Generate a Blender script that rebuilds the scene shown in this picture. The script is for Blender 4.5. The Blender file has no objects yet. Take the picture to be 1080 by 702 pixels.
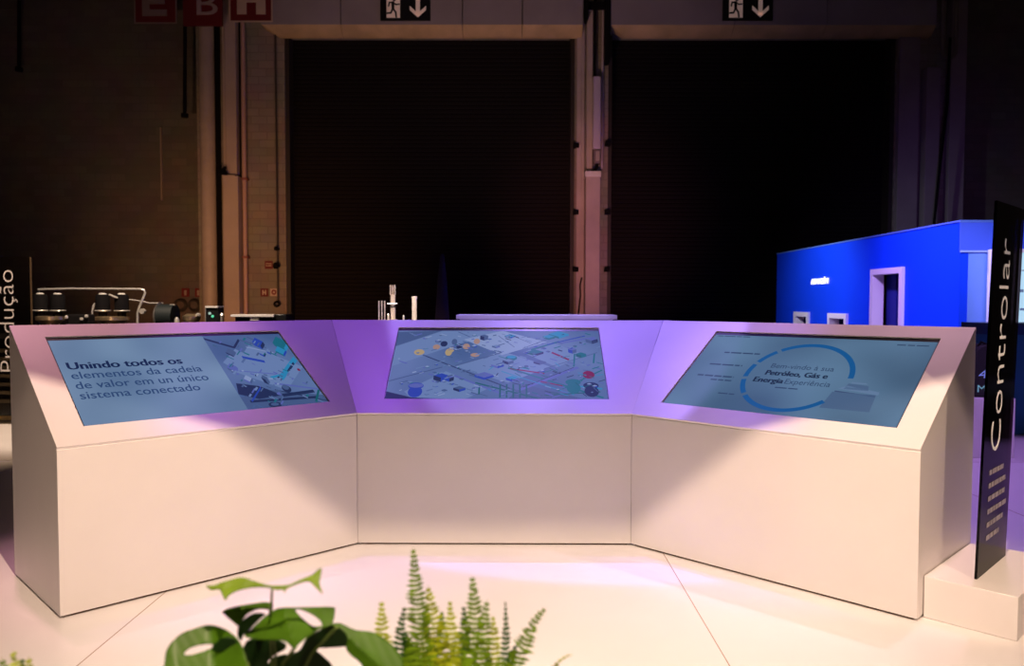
import bpy, bmesh, math, random
import numpy as np
from mathutils import Vector, Matrix
from mathutils.geometry import delaunay_2d_cdt

# ------------------------------------------------------------------ camera, world, lights
scene = bpy.context.scene
C = scene.collection
CAMX, CAMZ = 0.1218, 1.5
cam_d = bpy.data.cameras.new('camera')
cam = bpy.data.objects.new('camera', cam_d)
C.objects.link(cam)
cam.location = (CAMX, 0, CAMZ)
cam_d.sensor_width = 36
cam_d.lens = 840.26 / 1080 * 36
PITCH, YAW, ROLL = 0.039973, 0.0029, 0.00184
cam.matrix_world = (Matrix.Translation(cam.location) @ Matrix.Rotation(YAW, 4, 'Z') @
                    Matrix.Rotation(math.pi / 2 - PITCH, 4, 'X') @ Matrix.Rotation(ROLL, 4, 'Z'))
cam_d.clip_end = 200
cam_d.dof.use_dof = True
cam_d.dof.focus_distance = 4.9
cam_d.dof.aperture_fstop = 2.8
scene.camera = cam

w = bpy.data.worlds.new('world')
scene.world = w
w.use_nodes = True
w.node_tree.nodes['Background'].inputs[0].default_value = (0.9, 0.6, 0.55, 1)
w.node_tree.nodes['Background'].inputs[1].default_value = 0.012

vs = scene.view_settings
vs.view_transform = 'Standard'
vs.look = 'None'
vs.gamma = 1
vs.use_curve_mapping = False
vs.exposure = 0.0


def light(name, kind, loc, target, power, color, size=0.1, spot=60, blend=0.3):
    d = bpy.data.lights.new(name, kind)
    d.energy = power
    d.color = color
    if kind == 'SPOT':
        d.spot_size = math.radians(spot)
        d.spot_blend = blend
        d.shadow_soft_size = size
    elif kind == 'AREA':
        d.size = size
    else:
        d.shadow_soft_size = size
    o = bpy.data.objects.new(name, d)
    C.objects.link(o)
    o.location = loc
    v = Vector(target) - Vector(loc)
    o.rotation_euler = v.to_track_quat('-Z', 'Y').to_euler()
    return o


WARM = (1.0, 0.69, 0.46)
KEY = (0.3, 0.9, 5.0)
light('key_stage_light', 'SPOT', KEY, (0.35, 3.3, 0), 1350, (1.0, 0.70, 0.50), 0.012, 86, 0.6)
light('floor_bounce_light', 'SPOT', (0.2, 2.4, 5.2), (0.1, 3.1, 0), 420, (1.0, 0.80, 0.74), 0.05, 50, 0.9)  # added spot, brightens the floor so more light bounces onto the centre console
light('side_stage_light', 'SPOT', (2.8, 0.3, 4.2), (2.42, 3.9, 0.7), 300, (1.0, 0.70, 0.46), 0.02, 20, 0.5)
light('front_fill_light', 'SPOT', (-0.2, -3.5, 0.9), (0, 5.0, 0.2), 120, (1.0, 0.66, 0.42), 0.25, 70, 0.7)
light('violet_left_light', 'SPOT', (-1.3, 5.9, 4.8), (-1.2, 5.15, 1.1), 250, (0.36, 0.10, 1.0), 0.06, 36, 0.8)
light('lavender_centre_light', 'SPOT', (0.35, 6.5, 4.9), (0.58, 6.36, 1.12), 530, (0.38, 0.25, 1.0), 0.02, 48, 0.10)
light('counter_fill_light', 'SPOT', (0.3, 5.6, 3.6), (0.3, 7.1, 1.36), 170, (0.55, 0.45, 1.0), 0.05, 34, 0.5)  # spot added only to brighten the counter behind the middle console
light('violet_right_light', 'SPOT', (0.6, 5.9, 4.8), (1.3, 5.15, 1.1), 300, (0.24, 0.12, 1.0), 0.06, 28, 0.7)
light('pink_left_light', 'SPOT', (-3.2, 5.2, 4.8), (-2.25, 4.75, 1.25), 400, (1.0, 0.44, 0.55), 0.08, 32, 0.9)
light('pink_right_light', 'SPOT', (3.4, 5.2, 4.8), (2.1, 4.75, 1.25), 430, (1.0, 0.55, 0.72), 0.08, 34, 0.9)
light('wall_warm_light', 'SPOT', (-5.0, 12.0, 0.6), (-6.3, 20.5, 2.0), 1000, (1.0, 0.44, 0.17), 0.2, 62, 1.0)
light('wall_left_light', 'SPOT', (-8.0, 12.0, 2.6), (-8.6, 20.8, 5.0), 260, (1.0, 0.52, 0.30), 0.3, 70, 1.0)
light('wall_pink_light', 'SPOT', (1.2, 12.0, 0.5), (2.2, 20.5, 3.2), 1100, (1.0, 0.38, 0.34), 0.2, 40, 1.0)
light('wall_violet_light', 'SPOT', (8.0, 14.0, 4.0), (11.5, 20.5, 3.0), 120, (0.40, 0.18, 1.0), 0.3, 80, 1.0)
light('header_light', 'SPOT', (-1.0, 12.0, 0.5), (-0.8, 20.0, 9.5), 1150, (1.0, 0.58, 0.44), 0.3, 74, 1.0)
light('pavilion_blue_light', 'SPOT', (3.9, 11.6, 4.2), (6.4, 12.6, 1.6), 1000, (0.50, 0.38, 1.0), 0.2, 84, 1.0)
light('pavilion_logo_light', 'SPOT', (3.6, 15.4, 3.2), (6.4, 16.4, 1.9), 430, (0.8, 0.9, 1.0), 0.1, 92, 1.0)
light('pavilion_front_light', 'SPOT', (5.7, 9.4, 3.4), (6.7, 11.3, 1.6), 360, (0.62, 0.62, 1.0), 0.2, 64, 1.0)
light('floor_purple_light', 'SPOT', (5.0, 6.2, 5.0), (4.4, 6.6, 0), 620, (0.55, 0.28, 1.0), 0.08, 58, 0.3)
light('exhibit_warm_light', 'SPOT', (-4.2, 8.6, 4.3), (-4.6, 10.3, 1.2), 700, (1.0, 0.78, 0.58), 0.06, 88, 0.4)
light('model_warm_light', 'SPOT', (-1.0, 6.0, 3.2), (-0.9, 7.6, 1.45), 420, (1.0, 0.78, 0.6), 0.05, 22, 0.5)
light('rear_floor_light', 'SPOT', (-5.6, 8.6, 4.5), (-5.9, 8.6, 0), 420, (1.0, 0.66, 0.42), 0.1, 55, 0.5)
light('plant_light', 'SPOT', (-0.9, 0.1, 3.0), (-0.25, 1.4, 0.9), 100, (1.0, 0.88, 0.45), 0.06, 40, 0.6)

# ------------------------------------------------------------------ materials
MATS = {}


def mat(name, color=(0.8, 0.8, 0.8), rough=0.5, metal=0.0, emit=None, es=1.0, noise=0.0, nscale=6.0, bump=0.0,
        trans=0.0, alpha=1.0, coat=0.0):
    if name in MATS:
        return MATS[name]
    m = bpy.data.materials.new(name)
    m.use_nodes = True
    nt = m.node_tree
    b = nt.nodes['Principled BSDF']
    b.inputs['Base Color'].default_value = (*color, 1)
    b.inputs['Roughness'].default_value = rough
    b.inputs['Metallic'].default_value = metal
    b.inputs['Transmission Weight'].default_value = trans
    b.inputs['Alpha'].default_value = alpha
    b.inputs['Coat Weight'].default_value = coat
    if emit is not None:
        b.inputs['Emission Color'].default_value = (*emit, 1)
        b.inputs['Emission Strength'].default_value = es
        b.inputs['Specular IOR Level'].default_value = 0.04
    if noise or bump:
        tc = nt.nodes.new('ShaderNodeTexCoord')
        n = nt.nodes.new('ShaderNodeTexNoise')
        n.inputs['Scale'].default_value = nscale
        n.inputs['Detail'].default_value = 4
        nt.links.new(tc.outputs['Object'], n.inputs['Vector'])
        if noise:
            r = nt.nodes.new('ShaderNodeValToRGB')
            r.color_ramp.elements[0].position = 0.3
            r.color_ramp.elements[1].position = 0.7
            r.color_ramp.elements[0].color = (*[c * (1 - noise) for c in color], 1)
            r.color_ramp.elements[1].color = (*[min(1, c * (1 + noise * 0.5)) for c in color], 1)
            nt.links.new(n.outputs['Fac'], r.inputs['Fac'])
            nt.links.new(r.outputs['Color'], b.inputs['Base Color'])
        if bump:
            bp = nt.nodes.new('ShaderNodeBump')
            bp.inputs['Strength'].default_value = bump
            bp.inputs['Distance'].default_value = 0.01
            nt.links.new(n.outputs['Fac'], bp.inputs['Height'])
            nt.links.new(bp.outputs['Normal'], b.inputs['Normal'])
    MATS[name] = m
    return m


def block_mat(name, color, mortar, bw=0.4, bh=0.2, rough=0.85):
    m = bpy.data.materials.new(name)
    m.use_nodes = True
    nt = m.node_tree
    b = nt.nodes['Principled BSDF']
    b.inputs['Roughness'].default_value = rough
    tc = nt.nodes.new('ShaderNodeTexCoord')
    mp = nt.nodes.new('ShaderNodeMapping')
    mp.inputs['Rotation'].default_value = (math.pi / 2, 0, 0)
    br = nt.nodes.new('ShaderNodeTexBrick')
    br.inputs['Scale'].default_value = 1.0
    br.inputs['Brick Width'].default_value = bw
    br.inputs['Row Height'].default_value = bh
    br.inputs['Mortar Size'].default_value = 0.012
    br.inputs['Color1'].default_value = (*color, 1)
    br.inputs['Color2'].default_value = (*[c * 0.82 for c in color], 1)
    br.inputs['Mortar'].default_value = (*mortar, 1)
    n = nt.nodes.new('ShaderNodeTexNoise')
    n.inputs['Scale'].default_value = 1.3
    n.inputs['Detail'].default_value = 6
    mix = nt.nodes.new('ShaderNodeMixRGB')
    mix.blend_type = 'MULTIPLY'
    mix.inputs['Fac'].default_value = 0.5
    sub = nt.nodes.new('ShaderNodeCombineXYZ')
    sep = nt.nodes.new('ShaderNodeSeparateXYZ')
    nt.links.new(tc.outputs['Object'], sep.inputs[0])
    nt.links.new(sep.outputs['X'], sub.inputs['X'])
    nt.links.new(sep.outputs['Z'], sub.inputs['Y'])
    nt.links.new(sub.outputs[0], br.inputs['Vector'])
    nt.links.new(tc.outputs['Object'], n.inputs['Vector'])
    nt.links.new(br.outputs['Color'], mix.inputs['Color1'])
    nt.links.new(n.outputs['Color'], mix.inputs['Color2'])
    nt.links.new(mix.outputs[0], b.inputs['Base Color'])
    bp = nt.nodes.new('ShaderNodeBump')
    bp.inputs['Strength'].default_value = 0.5
    bp.inputs['Distance'].default_value = 0.01
    bp.invert = True
    nt.links.new(br.outputs['Fac'], bp.inputs['Height'])
    nt.links.new(bp.outputs['Normal'], b.inputs['Normal'])
    MATS[name] = m
    return m


WHITE = mat('white_laminate', (0.83, 0.80, 0.80), 0.38, noise=0.02, nscale=3)
FLOORM = mat('white_stage_floor', (0.86, 0.84, 0.84), 0.32, noise=0.03, nscale=1.5)
SEAM = mat('seam_dark', (0.16, 0.10, 0.08), 0.8)
BLACK = mat('black_plastic', (0.01, 0.01, 0.012), 0.35)
BLACKM = mat('black_matt', (0.006, 0.005, 0.006), 0.85)
BLACKM.node_tree.nodes['Principled BSDF'].inputs['Specular IOR Level'].default_value = 0.15
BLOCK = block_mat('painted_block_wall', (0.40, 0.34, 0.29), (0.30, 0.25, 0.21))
BLOCKD = block_mat('shaded_block_wall', (0.20, 0.17, 0.14), (0.165, 0.14, 0.115))  # same blocks, with the shade of the outer walls put into the colour
CONC = mat('concrete_panel', (0.42, 0.36, 0.35), 0.85, noise=0.2, nscale=1.2)
TANM = mat('tan_soffit_panel', (0.66, 0.46, 0.24), 0.8, noise=0.2, nscale=2)
PIPEM = mat('painted_pipe', (0.50, 0.42, 0.38), 0.5, noise=0.1, nscale=4)
REDPIPE = mat('red_conduit', (0.30, 0.10, 0.08), 0.5)
STEEL = mat('galvanised_steel', (0.5, 0.46, 0.44), 0.4, metal=0.6)
CHROME = mat('chrome', (0.9, 0.85, 0.8), 0.32, metal=0.6)
BRASS = mat('brass_disc', (0.95, 0.72, 0.45), 0.28, metal=0.9)
SHUTTER = mat('dark_shutter_paint', (0.010, 0.007, 0.008), 0.7)
SHUTTER.node_tree.nodes['Principled BSDF'].inputs['Specular IOR Level'].default_value = 0.12
REDS = mat('sign_red', (0.25, 0.012, 0.014), 0.5)
CREAM = mat('sign_cream', (0.62, 0.48, 0.38), 0.5)
LETW = mat('white_lettering', (0.9, 0.88, 0.86), 0.5, emit=(1, 0.88, 0.85), es=0.12)

# ------------------------------------------------------------------ helpers


class MB:
    def __init__(self):
        self.v, self.f, self.m = [], [], []

    def face(self, pts, mi=0):
        n = len(self.v)
        self.v += [tuple(p) for p in pts]
        self.f.append(tuple(range(n, n + len(pts))))
        self.m.append(mi)

    def prism(self, bot, top, mi=0):
        n = len(bot)
        k = len(self.v)
        self.v += [tuple(p) for p in bot] + [tuple(p) for p in top]
        self.f.append(tuple(k + i for i in range(n))[::-1])
        self.f.append(tuple(k + n + i for i in range(n)))
        for i in range(n):
            j = (i + 1) % n
            self.f.append((k + i, k + j, k + n + j, k + n + i))
        self.m += [mi] * (n + 2)
        return self

    def box(self, x0, x1, y0, y1, z0, z1, mi=0):
        return self.prism([(x0, y0, z0), (x1, y0, z0), (x1, y1, z0), (x0, y1, z0)],
                          [(x0, y0, z1), (x1, y0, z1), (x1, y1, z1), (x0, y1, z1)], mi)

    def tube(self, pts, r, seg=12, mi=0, cap=True):
        pts = [Vector(p) for p in pts]
        rr = r if isinstance(r, (list, tuple)) else [r] * len(pts)
        k = len(self.v)
        up = None
        for i, p in enumerate(pts):
            d = (pts[min(i + 1, len(pts) - 1)] - pts[max(i - 1, 0)]).normalized()
            if up is None:
                up = Vector((0, 0, 1)) if abs(d.z) < 0.9 else Vector((1, 0, 0))
            a = d.cross(up).normalized()
            b = a.cross(d).normalized()
            up = b
            for s in range(seg):
                t = 2 * math.pi * s / seg
                self.v.append(tuple(p + (a * math.cos(t) + b * math.sin(t)) * rr[i]))
        for i in range(len(pts) - 1):
            for s in range(seg):
                t = (s + 1) % seg
                self.f.append((k + i * seg + s, k + i * seg + t, k + (i + 1) * seg + t, k + (i + 1) * seg + s))
                self.m.append(mi)
        if cap:
            self.f.append(tuple(k + s for s in range(seg))[::-1])
            self.f.append(tuple(k + (len(pts) - 1) * seg + s for s in range(seg)))
            self.m += [mi, mi]
        return self

    def lathe(self, c, prof, seg=24, mi=0):
        """prof: list of (r, z) around vertical axis at c"""
        k = len(self.v)
        for r, z in prof:
            for s in range(seg):
                t = 2 * math.pi * s / seg
                self.v.append((c[0] + r * math.cos(t), c[1] + r * math.sin(t), c[2] + z))
        for i in range(len(prof) - 1):
            for s in range(seg):
                t = (s + 1) % seg
                self.f.append((k + i * seg + s, k + i * seg + t, k + (i + 1) * seg + t, k + (i + 1) * seg + s))
                self.m.append(mi)
        self.f.append(tuple(k + s for s in range(seg))[::-1])
        self.f.append(tuple(k + (len(prof) - 1) * seg + s for s in range(seg)))
        self.m += [mi, mi]
        return self

    def ring(self, c, R, r, axis='y', seg=24, mi=0):
        pts = []
        for s in range(seg + 1):
            t = 2 * math.pi * s / seg
            pts.append((c[0] + R * math.cos(t), c[1], c[2] + R * math.sin(t)) if axis == 'y'
                       else (c[0] + R * math.cos(t), c[1] + R * math.sin(t), c[2]))
        return self.tube(pts, r, 8, mi)

    def build(self, name, mats, parent=None, bevel=0.0, smooth=False, loc=None):
        me = bpy.data.meshes.new(name)
        off = Vector(loc) if loc is not None else Vector((0, 0, 0))
        me.from_pydata([tuple(Vector(v) - off) for v in self.v], [], self.f)
        if not isinstance(mats, (list, tuple)):
            mats = [mats]
        for m in mats:
            me.materials.append(m)
        for p, mi in zip(me.polygons, self.m):
            p.material_index = mi
        bm = bmesh.new()
        bm.from_mesh(me)
        bmesh.ops.recalc_face_normals(bm, faces=bm.faces)
        bm.to_mesh(me)
        bm.free()
        if smooth:
            for p in me.polygons:
                p.use_smooth = len(p.vertices) <= 4
        me.set_sharp_from_angle(angle=math.radians(40))
        me.update()
        o = bpy.data.objects.new(name, me)
        C.objects.link(o)
        if loc is not None:
            o.location = loc
        if parent is not None:
            bpy.context.view_layer.update()
            o.parent = parent
            o.matrix_parent_inverse = parent.matrix_world.inverted()
        if bevel:
            b = o.modifiers.new('bevel', 'BEVEL')
            b.width = bevel
            b.segments = 2
            b.limit_method = 'ANGLE'
            b.angle_limit = math.radians(50)
        return o


def tag(o, label, cat, group=None, kind=None):
    o['label'] = label
    o['category'] = cat
    if group:
        o['group'] = group
    if kind:
        o['kind'] = kind
    return o


def struct(o, label=None, cat=None):
    o['kind'] = 'structure'
    if label:
        o['label'] = label
        o['category'] = cat
    return o


def empty(name, loc, label=None, cat=None, group=None):
    o = bpy.data.objects.new(name, None)
    o.empty_display_size = 0.1
    C.objects.link(o)
    o.location = loc
    if label:
        tag(o, label, cat, group)
    bpy.context.view_layer.update()
    return o


def text_mesh(name, body, size, M, material, parent=None, bold=0.0, width=None, align='LEFT', extrude=0.0008, spacing=1.0):
    """text as a mesh laid in the plane given by matrix M (x right, y up, z out). width: fit to this width"""
    cu = bpy.data.curves.new(name, 'FONT')
    cu.body = body
    cu.size = size
    cu.offset = min(bold, 0.0)
    cu.extrude = extrude
    cu.align_x = align
    cu.space_character = spacing
    cu.resolution_u = 3
    tmp = bpy.data.objects.new(name + '_tmp', cu)
    C.objects.link(tmp)
    bpy.context.view_layer.update()
    dg = bpy.context.evaluated_depsgraph_get()
    me = bpy.data.meshes.new_from_object(tmp.evaluated_get(dg))
    bpy.data.objects.remove(tmp)
    if width:
        xs = [v.co.x for v in me.vertices]
        k = width / (max(xs) - min(xs))
        me.transform(Matrix.Diagonal((k, 1, 1, 1)))
    if bold > 0:
        bm = bmesh.new()
        for k in (-1, -0.5, 0, 0.5, 1):
            t_ = me.copy()
            t_.transform(Matrix.Translation((k * bold, abs(k) * bold * 0.12, 0)))
            bm.from_mesh(t_)
            bpy.data.meshes.remove(t_)
        me.clear_geometry()
        bm.to_mesh(me)
        bm.free()
    me.transform(M)
    me.materials.clear()
    me.materials.append(material)
    me.name = name
    o = bpy.data.objects.new(name, me)
    C.objects.link(o)
    if parent is not None:
        o.parent = parent
        o.matrix_parent_inverse = parent.matrix_world.inverted()
    return o


def frame(o, x, y):
    x = Vector(x).normalized()
    y = Vector(y).normalized()
    z = x.cross(y).normalized()
    m = Matrix((x, y, z)).transposed().to_4x4()
    m.translation = Vector(o)
    return m


CR, SR = math.cos(ROLL), math.sin(ROLL)


def ray(px, py):
    """direction through a pixel of the photograph: used to read real positions off the picture"""
    u0, v0 = px - 540, py - 351
    u = u0 * CR - v0 * SR
    v = u0 * SR + v0 * CR
    x, y, z = u / 840.26, 1.0, -v / 840.26
    cp, sp = math.cos(PITCH), math.sin(PITCH)
    y, z = y * cp + z * sp, -y * sp + z * cp
    x, y = x * math.cos(YAW) - y * math.sin(YAW), x * math.sin(YAW) + y * math.cos(YAW)
    return Vector((x, y, z))


def at(px, py, Y):
    r = ray(px, py)
    return Vector((CAMX, 0, CAMZ)) + r * (Y / r.y)


def X20(px):
    return at(px, 300, 20.5).x


def Z20(py):
    return at(540, py, 20.5).z


# ------------------------------------------------------------------ the hall: floor and back wall
FY = 7.4
m = MB()
m.box(-14, 14, -4, FY, -0.12, 0.0)
floor = struct(m.build('floor', FLOORM))
m = MB()
m.box(-14, 14, FY + 0.015, 21.5, -0.12, -0.001)
struct(m.build('floor_rear', mat('rear_stage_floor', (0.74, 0.70, 0.70), 0.35, noise=0.04, nscale=1.2)))
m = MB()
for x in (-4.35, -1.672, 1.012, 3.70):
    m.box(x - 0.0022, x + 0.0022, -4, FY, 0.0002, 0.0010)
for y in (-1.9, 0.4):
    m.box(-14, 14, y - 0.0015, y + 0.0015, 0.0002, 0.0012)
struct(m.build('trim_1', mat('floor_seam', (0.42, 0.30, 0.24), 0.8)))

WY = 20.5
xl, xr1, xl2, xr2 = X20(302), X20(605), X20(640), X20(940)
ZD = Z20(36.5)
m = MB()
m.box(-16, X20(210), WY + 0.35, WY + 0.8, 0, 12)
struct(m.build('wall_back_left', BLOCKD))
m = MB()
m.box(X20(210), xl, WY, WY + 0.8, 0, 12)
m.box(xr1, xl2, WY, WY + 0.8, 0, 12)
m.box(xl, xr1, WY, WY + 0.8, ZD, 12)
m.box(xl2, xr2, WY, WY + 0.8, ZD, 12)
m.box(xr2, X20(1010), WY, WY + 0.8, 0, 12)
struct(m.build('wall_back', BLOCK))
m = MB()
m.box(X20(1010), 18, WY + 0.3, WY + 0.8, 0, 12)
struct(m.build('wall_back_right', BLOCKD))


def roller(name, x0, x1, seed):
    m = MB()
    rnd = random.Random(seed)
    z = 0.0
    p = 0.11
    k = len(m.v)
    rows = []
    while z < ZD + 0.2:
        rows += [(0.0, z), (-0.018, z + 0.02), (-0.018, z + p - 0.03), (0.0, z + p - 0.01)]
        z += p
    y = WY + 0.45
    for dy, zz in rows:
        m.v += [(x0, y + dy, zz), (x1, y + dy, zz)]
    for i in range(len(rows) - 1):
        a = k + i * 2
        m.f.append((a, a + 1, a + 3, a + 2))
        m.m.append(0)
    o = struct(m.build(name, SHUTTER))
    g = MB()
    g.box(x0 - 0.01, x0 + 0.10, WY + 0.05, WY + 0.5, 0, ZD)
    g.box(x1 - 0.10, x1 + 0.01, WY + 0.05, WY + 0.5, 0, ZD)
    go = g.build('guide_rail', mat('guide_rail_paint', (0.03, 0.022, 0.02), 0.6), o)
    g = MB()
    g.box(x0, x1, y - 0.06, y + 0.02, 0.0, 0.16)
    g.build('bottom_bar', STEEL, o)
    return o


roller('door_1', xl, xr1, 1)
roller('door_2', xl2, xr2, 2)

# headers with slanted soffit bands
for nm, a, b, joints in (('trim_2', X20(284), X20(612), (365, 489, 550)), ('trim_3', X20(640), X20(972), (766, 860))):
    z0, z1 = at(540, 38, WY - 0.2).z, at(540, 26, WY - 0.45).z
    m = MB()
    jx = [a] + [X20(j) for j in joints] + [b]
    for i in range(len(jx) - 1):
        s, e = jx[i] + (0.012 if i else 0), jx[i + 1] - 0.012
        m.box(s, e, WY - 0.45, WY, z1, 12)
    o = struct(m.build(nm, mat('header_panel', (0.36, 0.32, 0.34), 0.8, noise=0.15, nscale=0.8)))
    m = MB()
    for i in range(len(jx) - 1):
        s, e = jx[i] + (0.0 if i else 0.0), jx[i + 1] - 0.012
        s0 = s + (0.36 if i == 0 else 0)
        m.prism([(s0, WY - 0.20, z0), (e, WY - 0.20, z0), (e, WY, z0), (s0, WY, z0)],
                [(s, WY - 0.45, z1), (e, WY - 0.45, z1), (e, WY, z1), (s, WY, z1)])
    m.build('soffit_band', TANM, o)

# columns and pipes of the back wall
m = MB()
m.tube([(X20(220.8), WY + 0.05, 0), (X20(220.8), WY + 0.05, 12)], 0.205, 24)
for zz in (Z20(133), Z20(128)):
    m.tube([(X20(220.8), WY + 0.05, zz), (X20(220.8), WY + 0.05, zz + 0.06)], 0.22, 24)
tag(m.build('downpipe', PIPEM, smooth=True), 'wide painted downpipe on the back wall under the dark red B sign', 'pipe')
m = MB()
m.box(X20(229.6), X20(235), WY - 0.05, WY, 0, 12)  # black strip painted in for the shade of the gap by the downpipe
struct(m.build('dark_gap_strip', BLACKM))
m = MB()
def XA(px, y):
    return at(px, 300, y).x


m.box(XA(237, WY - 0.28), XA(251, WY - 0.28), WY - 0.28, WY, Z20(186), 12)
m.box(XA(239.2, WY - 0.3), XA(240, WY - 0.3), WY - 0.30, WY - 0.28, Z20(186), 12)
m.box(XA(236, WY - 0.36), XA(252, WY - 0.36), WY - 0.36, WY, 0, Z20(188))
m.box(XA(235.5, WY - 0.42), XA(249, WY - 0.42), WY - 0.42, WY - 0.36, Z20(190), Z20(187.5))
o = struct(m.build('column_left', mat('painted_column', (0.52, 0.42, 0.36), 0.7, noise=0.12, nscale=1.5), bevel=0.01))
m = MB()
m.tube([(X20(243), WY - 0.45, Z20(187)), (X20(243), WY - 0.45, Z20(181))], [0.12, 0.05], 12)
m.tube([(X20(243), WY - 0.45, Z20(182)), (X20(246.5), WY - 0.45, Z20(180))], 0.04, 8)
m.build('bracket', BLACKM, o)
m = MB()
m.box(X20(254.2), X20(256), WY - 0.04, WY, 0, 12)
struct(m.build('trim_5', BLACKM))
m = MB()
m.tube([(X20(260.6), WY - 0.12, 0), (X20(260.6), WY - 0.12, Z20(26))], 0.055, 12)
o = tag(m.build('sprinkler_pipe', mat('pale_conduit', (0.55, 0.36, 0.32), 0.45), smooth=True),
        'thin reddish vertical pipe with clamps left of the left shutter', 'pipe')
m = MB()
m.box(X20(258.2), X20(259.0), WY - 0.10, WY - 0.006, 0.01, Z20(26))
m.build('back_strip', REDPIPE, o)
for py in (190, 272):
    m = MB()
    m.box(X20(258.4), X20(264), WY - 0.2, WY - 0.006, Z20(py + 1.2), Z20(py - 1.2))
    m.build('clamp', REDPIPE, o)
m = MB()
m.tube([(X20(293.8), WY - 0.08, Z20(320)), (X20(293.8), WY - 0.08, Z20(38))], 0.022, 10)
o = tag(m.build('chain_conduit', mat('dark_conduit', (0.06, 0.05, 0.04), 0.5), smooth=True),
        'dark vertical conduit with knobs beside the left edge of the left shutter', 'conduit')
for py, r in ((281, 0.075), (263, 0.05)):
    m = MB()
    m.tube([(X20(293.8), WY - 0.22, Z20(py) - r), (X20(293.8), WY - 0.22, Z20(py) - r / 2), (X20(293.8), WY - 0.22, Z20(py) + r / 2),
            (X20(293.8), WY - 0.22, Z20(py) + r)], [r * 0.6, r, r, r * 0.6], 12)
    m.tube([(X20(293.8), WY - 0.24, Z20(py)), (X20(293.8), WY - 0.01, Z20(py))], 0.04, 8)
    m.build('knob', BLACKM, o, smooth=True)
m = MB()
m.ring((X20(293.8), WY - 0.2, Z20(321)), 0.06, 0.025)
m.build('pull_ring', BLACKM, o, smooth=True)

# centre pillar between the shutters
m = MB()
m.box(X20(607), X20(615), WY - 0.08, WY, 0, ZD + 1)
m.box(X20(611), X20(612.2), WY - 0.10, WY - 0.08, 0, ZD + 1)
m.box(X20(616), X20(631), WY - 0.30, WY, 0, Z20(182))
m.box(X20(617), X20(623), WY - 0.16, WY, Z20(182), 12)
struct(m.build('column_middle', mat('pink_painted_column', (0.55, 0.45, 0.43), 0.7, noise=0.12, nscale=2), bevel=0.01))
m = MB()
m.box(X20(615.3), X20(631.5), WY - 0.34, WY - 0.0, Z20(188), Z20(182.5))
struct(m.build('trim_6', WHITE))
m = MB()
m.tube([(X20(633.5), WY - 0.1, Z20(178)), (X20(633.5), WY - 0.1, 12)], 0.03, 10)
tag(m.build('electrical_conduit', mat('lilac_conduit', (0.55, 0.46, 0.5), 0.5), smooth=True),
    'thin pale conduit running up the middle pillar beside the white tube', 'conduit')
o = empty('tubular_light_fixture', (X20(626.7), WY - 0.25, Z20(176)),
          'long white tubular fixture mounted upright on the middle pillar', 'lamp')
m = MB()
m.box(X20(622.8), X20(631), WY - 0.36, WY - 0.18, Z20(159.5), Z20(84))
m.build('housing', mat('fixture_lilac', (0.62, 0.52, 0.66), 0.5), o, bevel=0.03)
m = MB()
m.box(X20(624), X20(631), WY - 0.34, WY - 0.05, Z20(174), Z20(160))
m.build('junction_box', mat('junction_grey', (0.22, 0.17, 0.17), 0.6), o, bevel=0.01)
m = MB()
m.box(X20(626), X20(629.6), WY - 0.36, WY - 0.34, Z20(172), Z20(162))
m.build('cover_plate', PIPEM, o)
m = MB()
m.tube([(X20(625), WY - 0.2, Z20(84)), (X20(625), WY - 0.2, 12)], 0.03, 8)
m.tube([(X20(628), WY - 0.2, Z20(174)), (X20(627), WY - 0.2, Z20(178)), (X20(625), WY - 0.2, Z20(182))], 0.04, 8)
m.build('cable', BLACKM, o, smooth=True)
m = MB()
m.box(X20(614), X20(617), WY - 0.5, WY - 0.0, Z20(26), 12)
m.box(X20(635), X20(639.5), WY - 0.5, WY - 0.0, Z20(69), 12)
m.box(X20(617), X20(635), WY - 0.3, WY - 0.16, Z20(13), Z20(6))
struct(m.build('trim_7', BLACKM))
for px, py in ((606.5, 224), (606.5, 284), (606.5, 154), (639.5, 224), (639.5, 284), (639.5, 152)):
    m = MB()
    m.box(X20(px) - 0.07, X20(px) + 0.07, WY - 0.14, WY + 0.02, Z20(py) - 0.06, Z20(py) + 0.06)
    side = 'left' if px < 620 else 'right'
    h = 'upper' if py < 200 else ('middle' if py < 260 else 'lower')
    tag(m.build('door_stop', BLACKM, bevel=0.01), f'small black stop on the middle pillar, {h} one on its {side} edge', 'bracket',
        'black stops on the middle pillar')
m = MB()
m.tube([at(613.5, 292, WY - 0.12), at(611.5, 300, WY - 0.12), at(612, 312, WY - 0.12), at(610, 330, WY - 0.12), at(611, 345, WY - 0.12)], 0.02, 8)
tag(m.build('hanging_cable', BLACKM, smooth=True), 'thin black cable dangling down the lower middle pillar', 'cable')

# right pillar
m = MB()
m.box(X20(941), X20(962), WY - 0.15, WY, 0, 12)
m.box(X20(966), X20(980), WY - 0.32, WY, 0, Z20(74))
m.box(X20(992), X20(1008), WY - 0.25, WY, 0, 12)
struct(m.build('column_right', mat('dim_column', (0.30, 0.25, 0.27), 0.75, noise=0.1, nscale=2), bevel=0.01))
m = MB()
pts = [(X20(977.5), WY - 0.5, 12), (X20(977.5), WY - 0.5, Z20(60))]
for k in range(1, 8):
    t = math.pi * k / 8
    pts.append((X20(984) - (X20(984) - X20(977.5)) * math.cos(t), WY - 0.5, Z20(60) - 0.16 * math.sin(t)))
pts += [(X20(990.5), WY - 0.5, Z20(60)), (X20(990.5), WY - 0.5, 12)]
m.tube(pts, 0.05, 12)
tag(m.build('bent_conduit', mat('dull_conduit', (0.20, 0.17, 0.16), 0.5), smooth=True), 'U-shaped dull conduit loop at the top of the right pillar', 'pipe')
m = MB()
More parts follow.
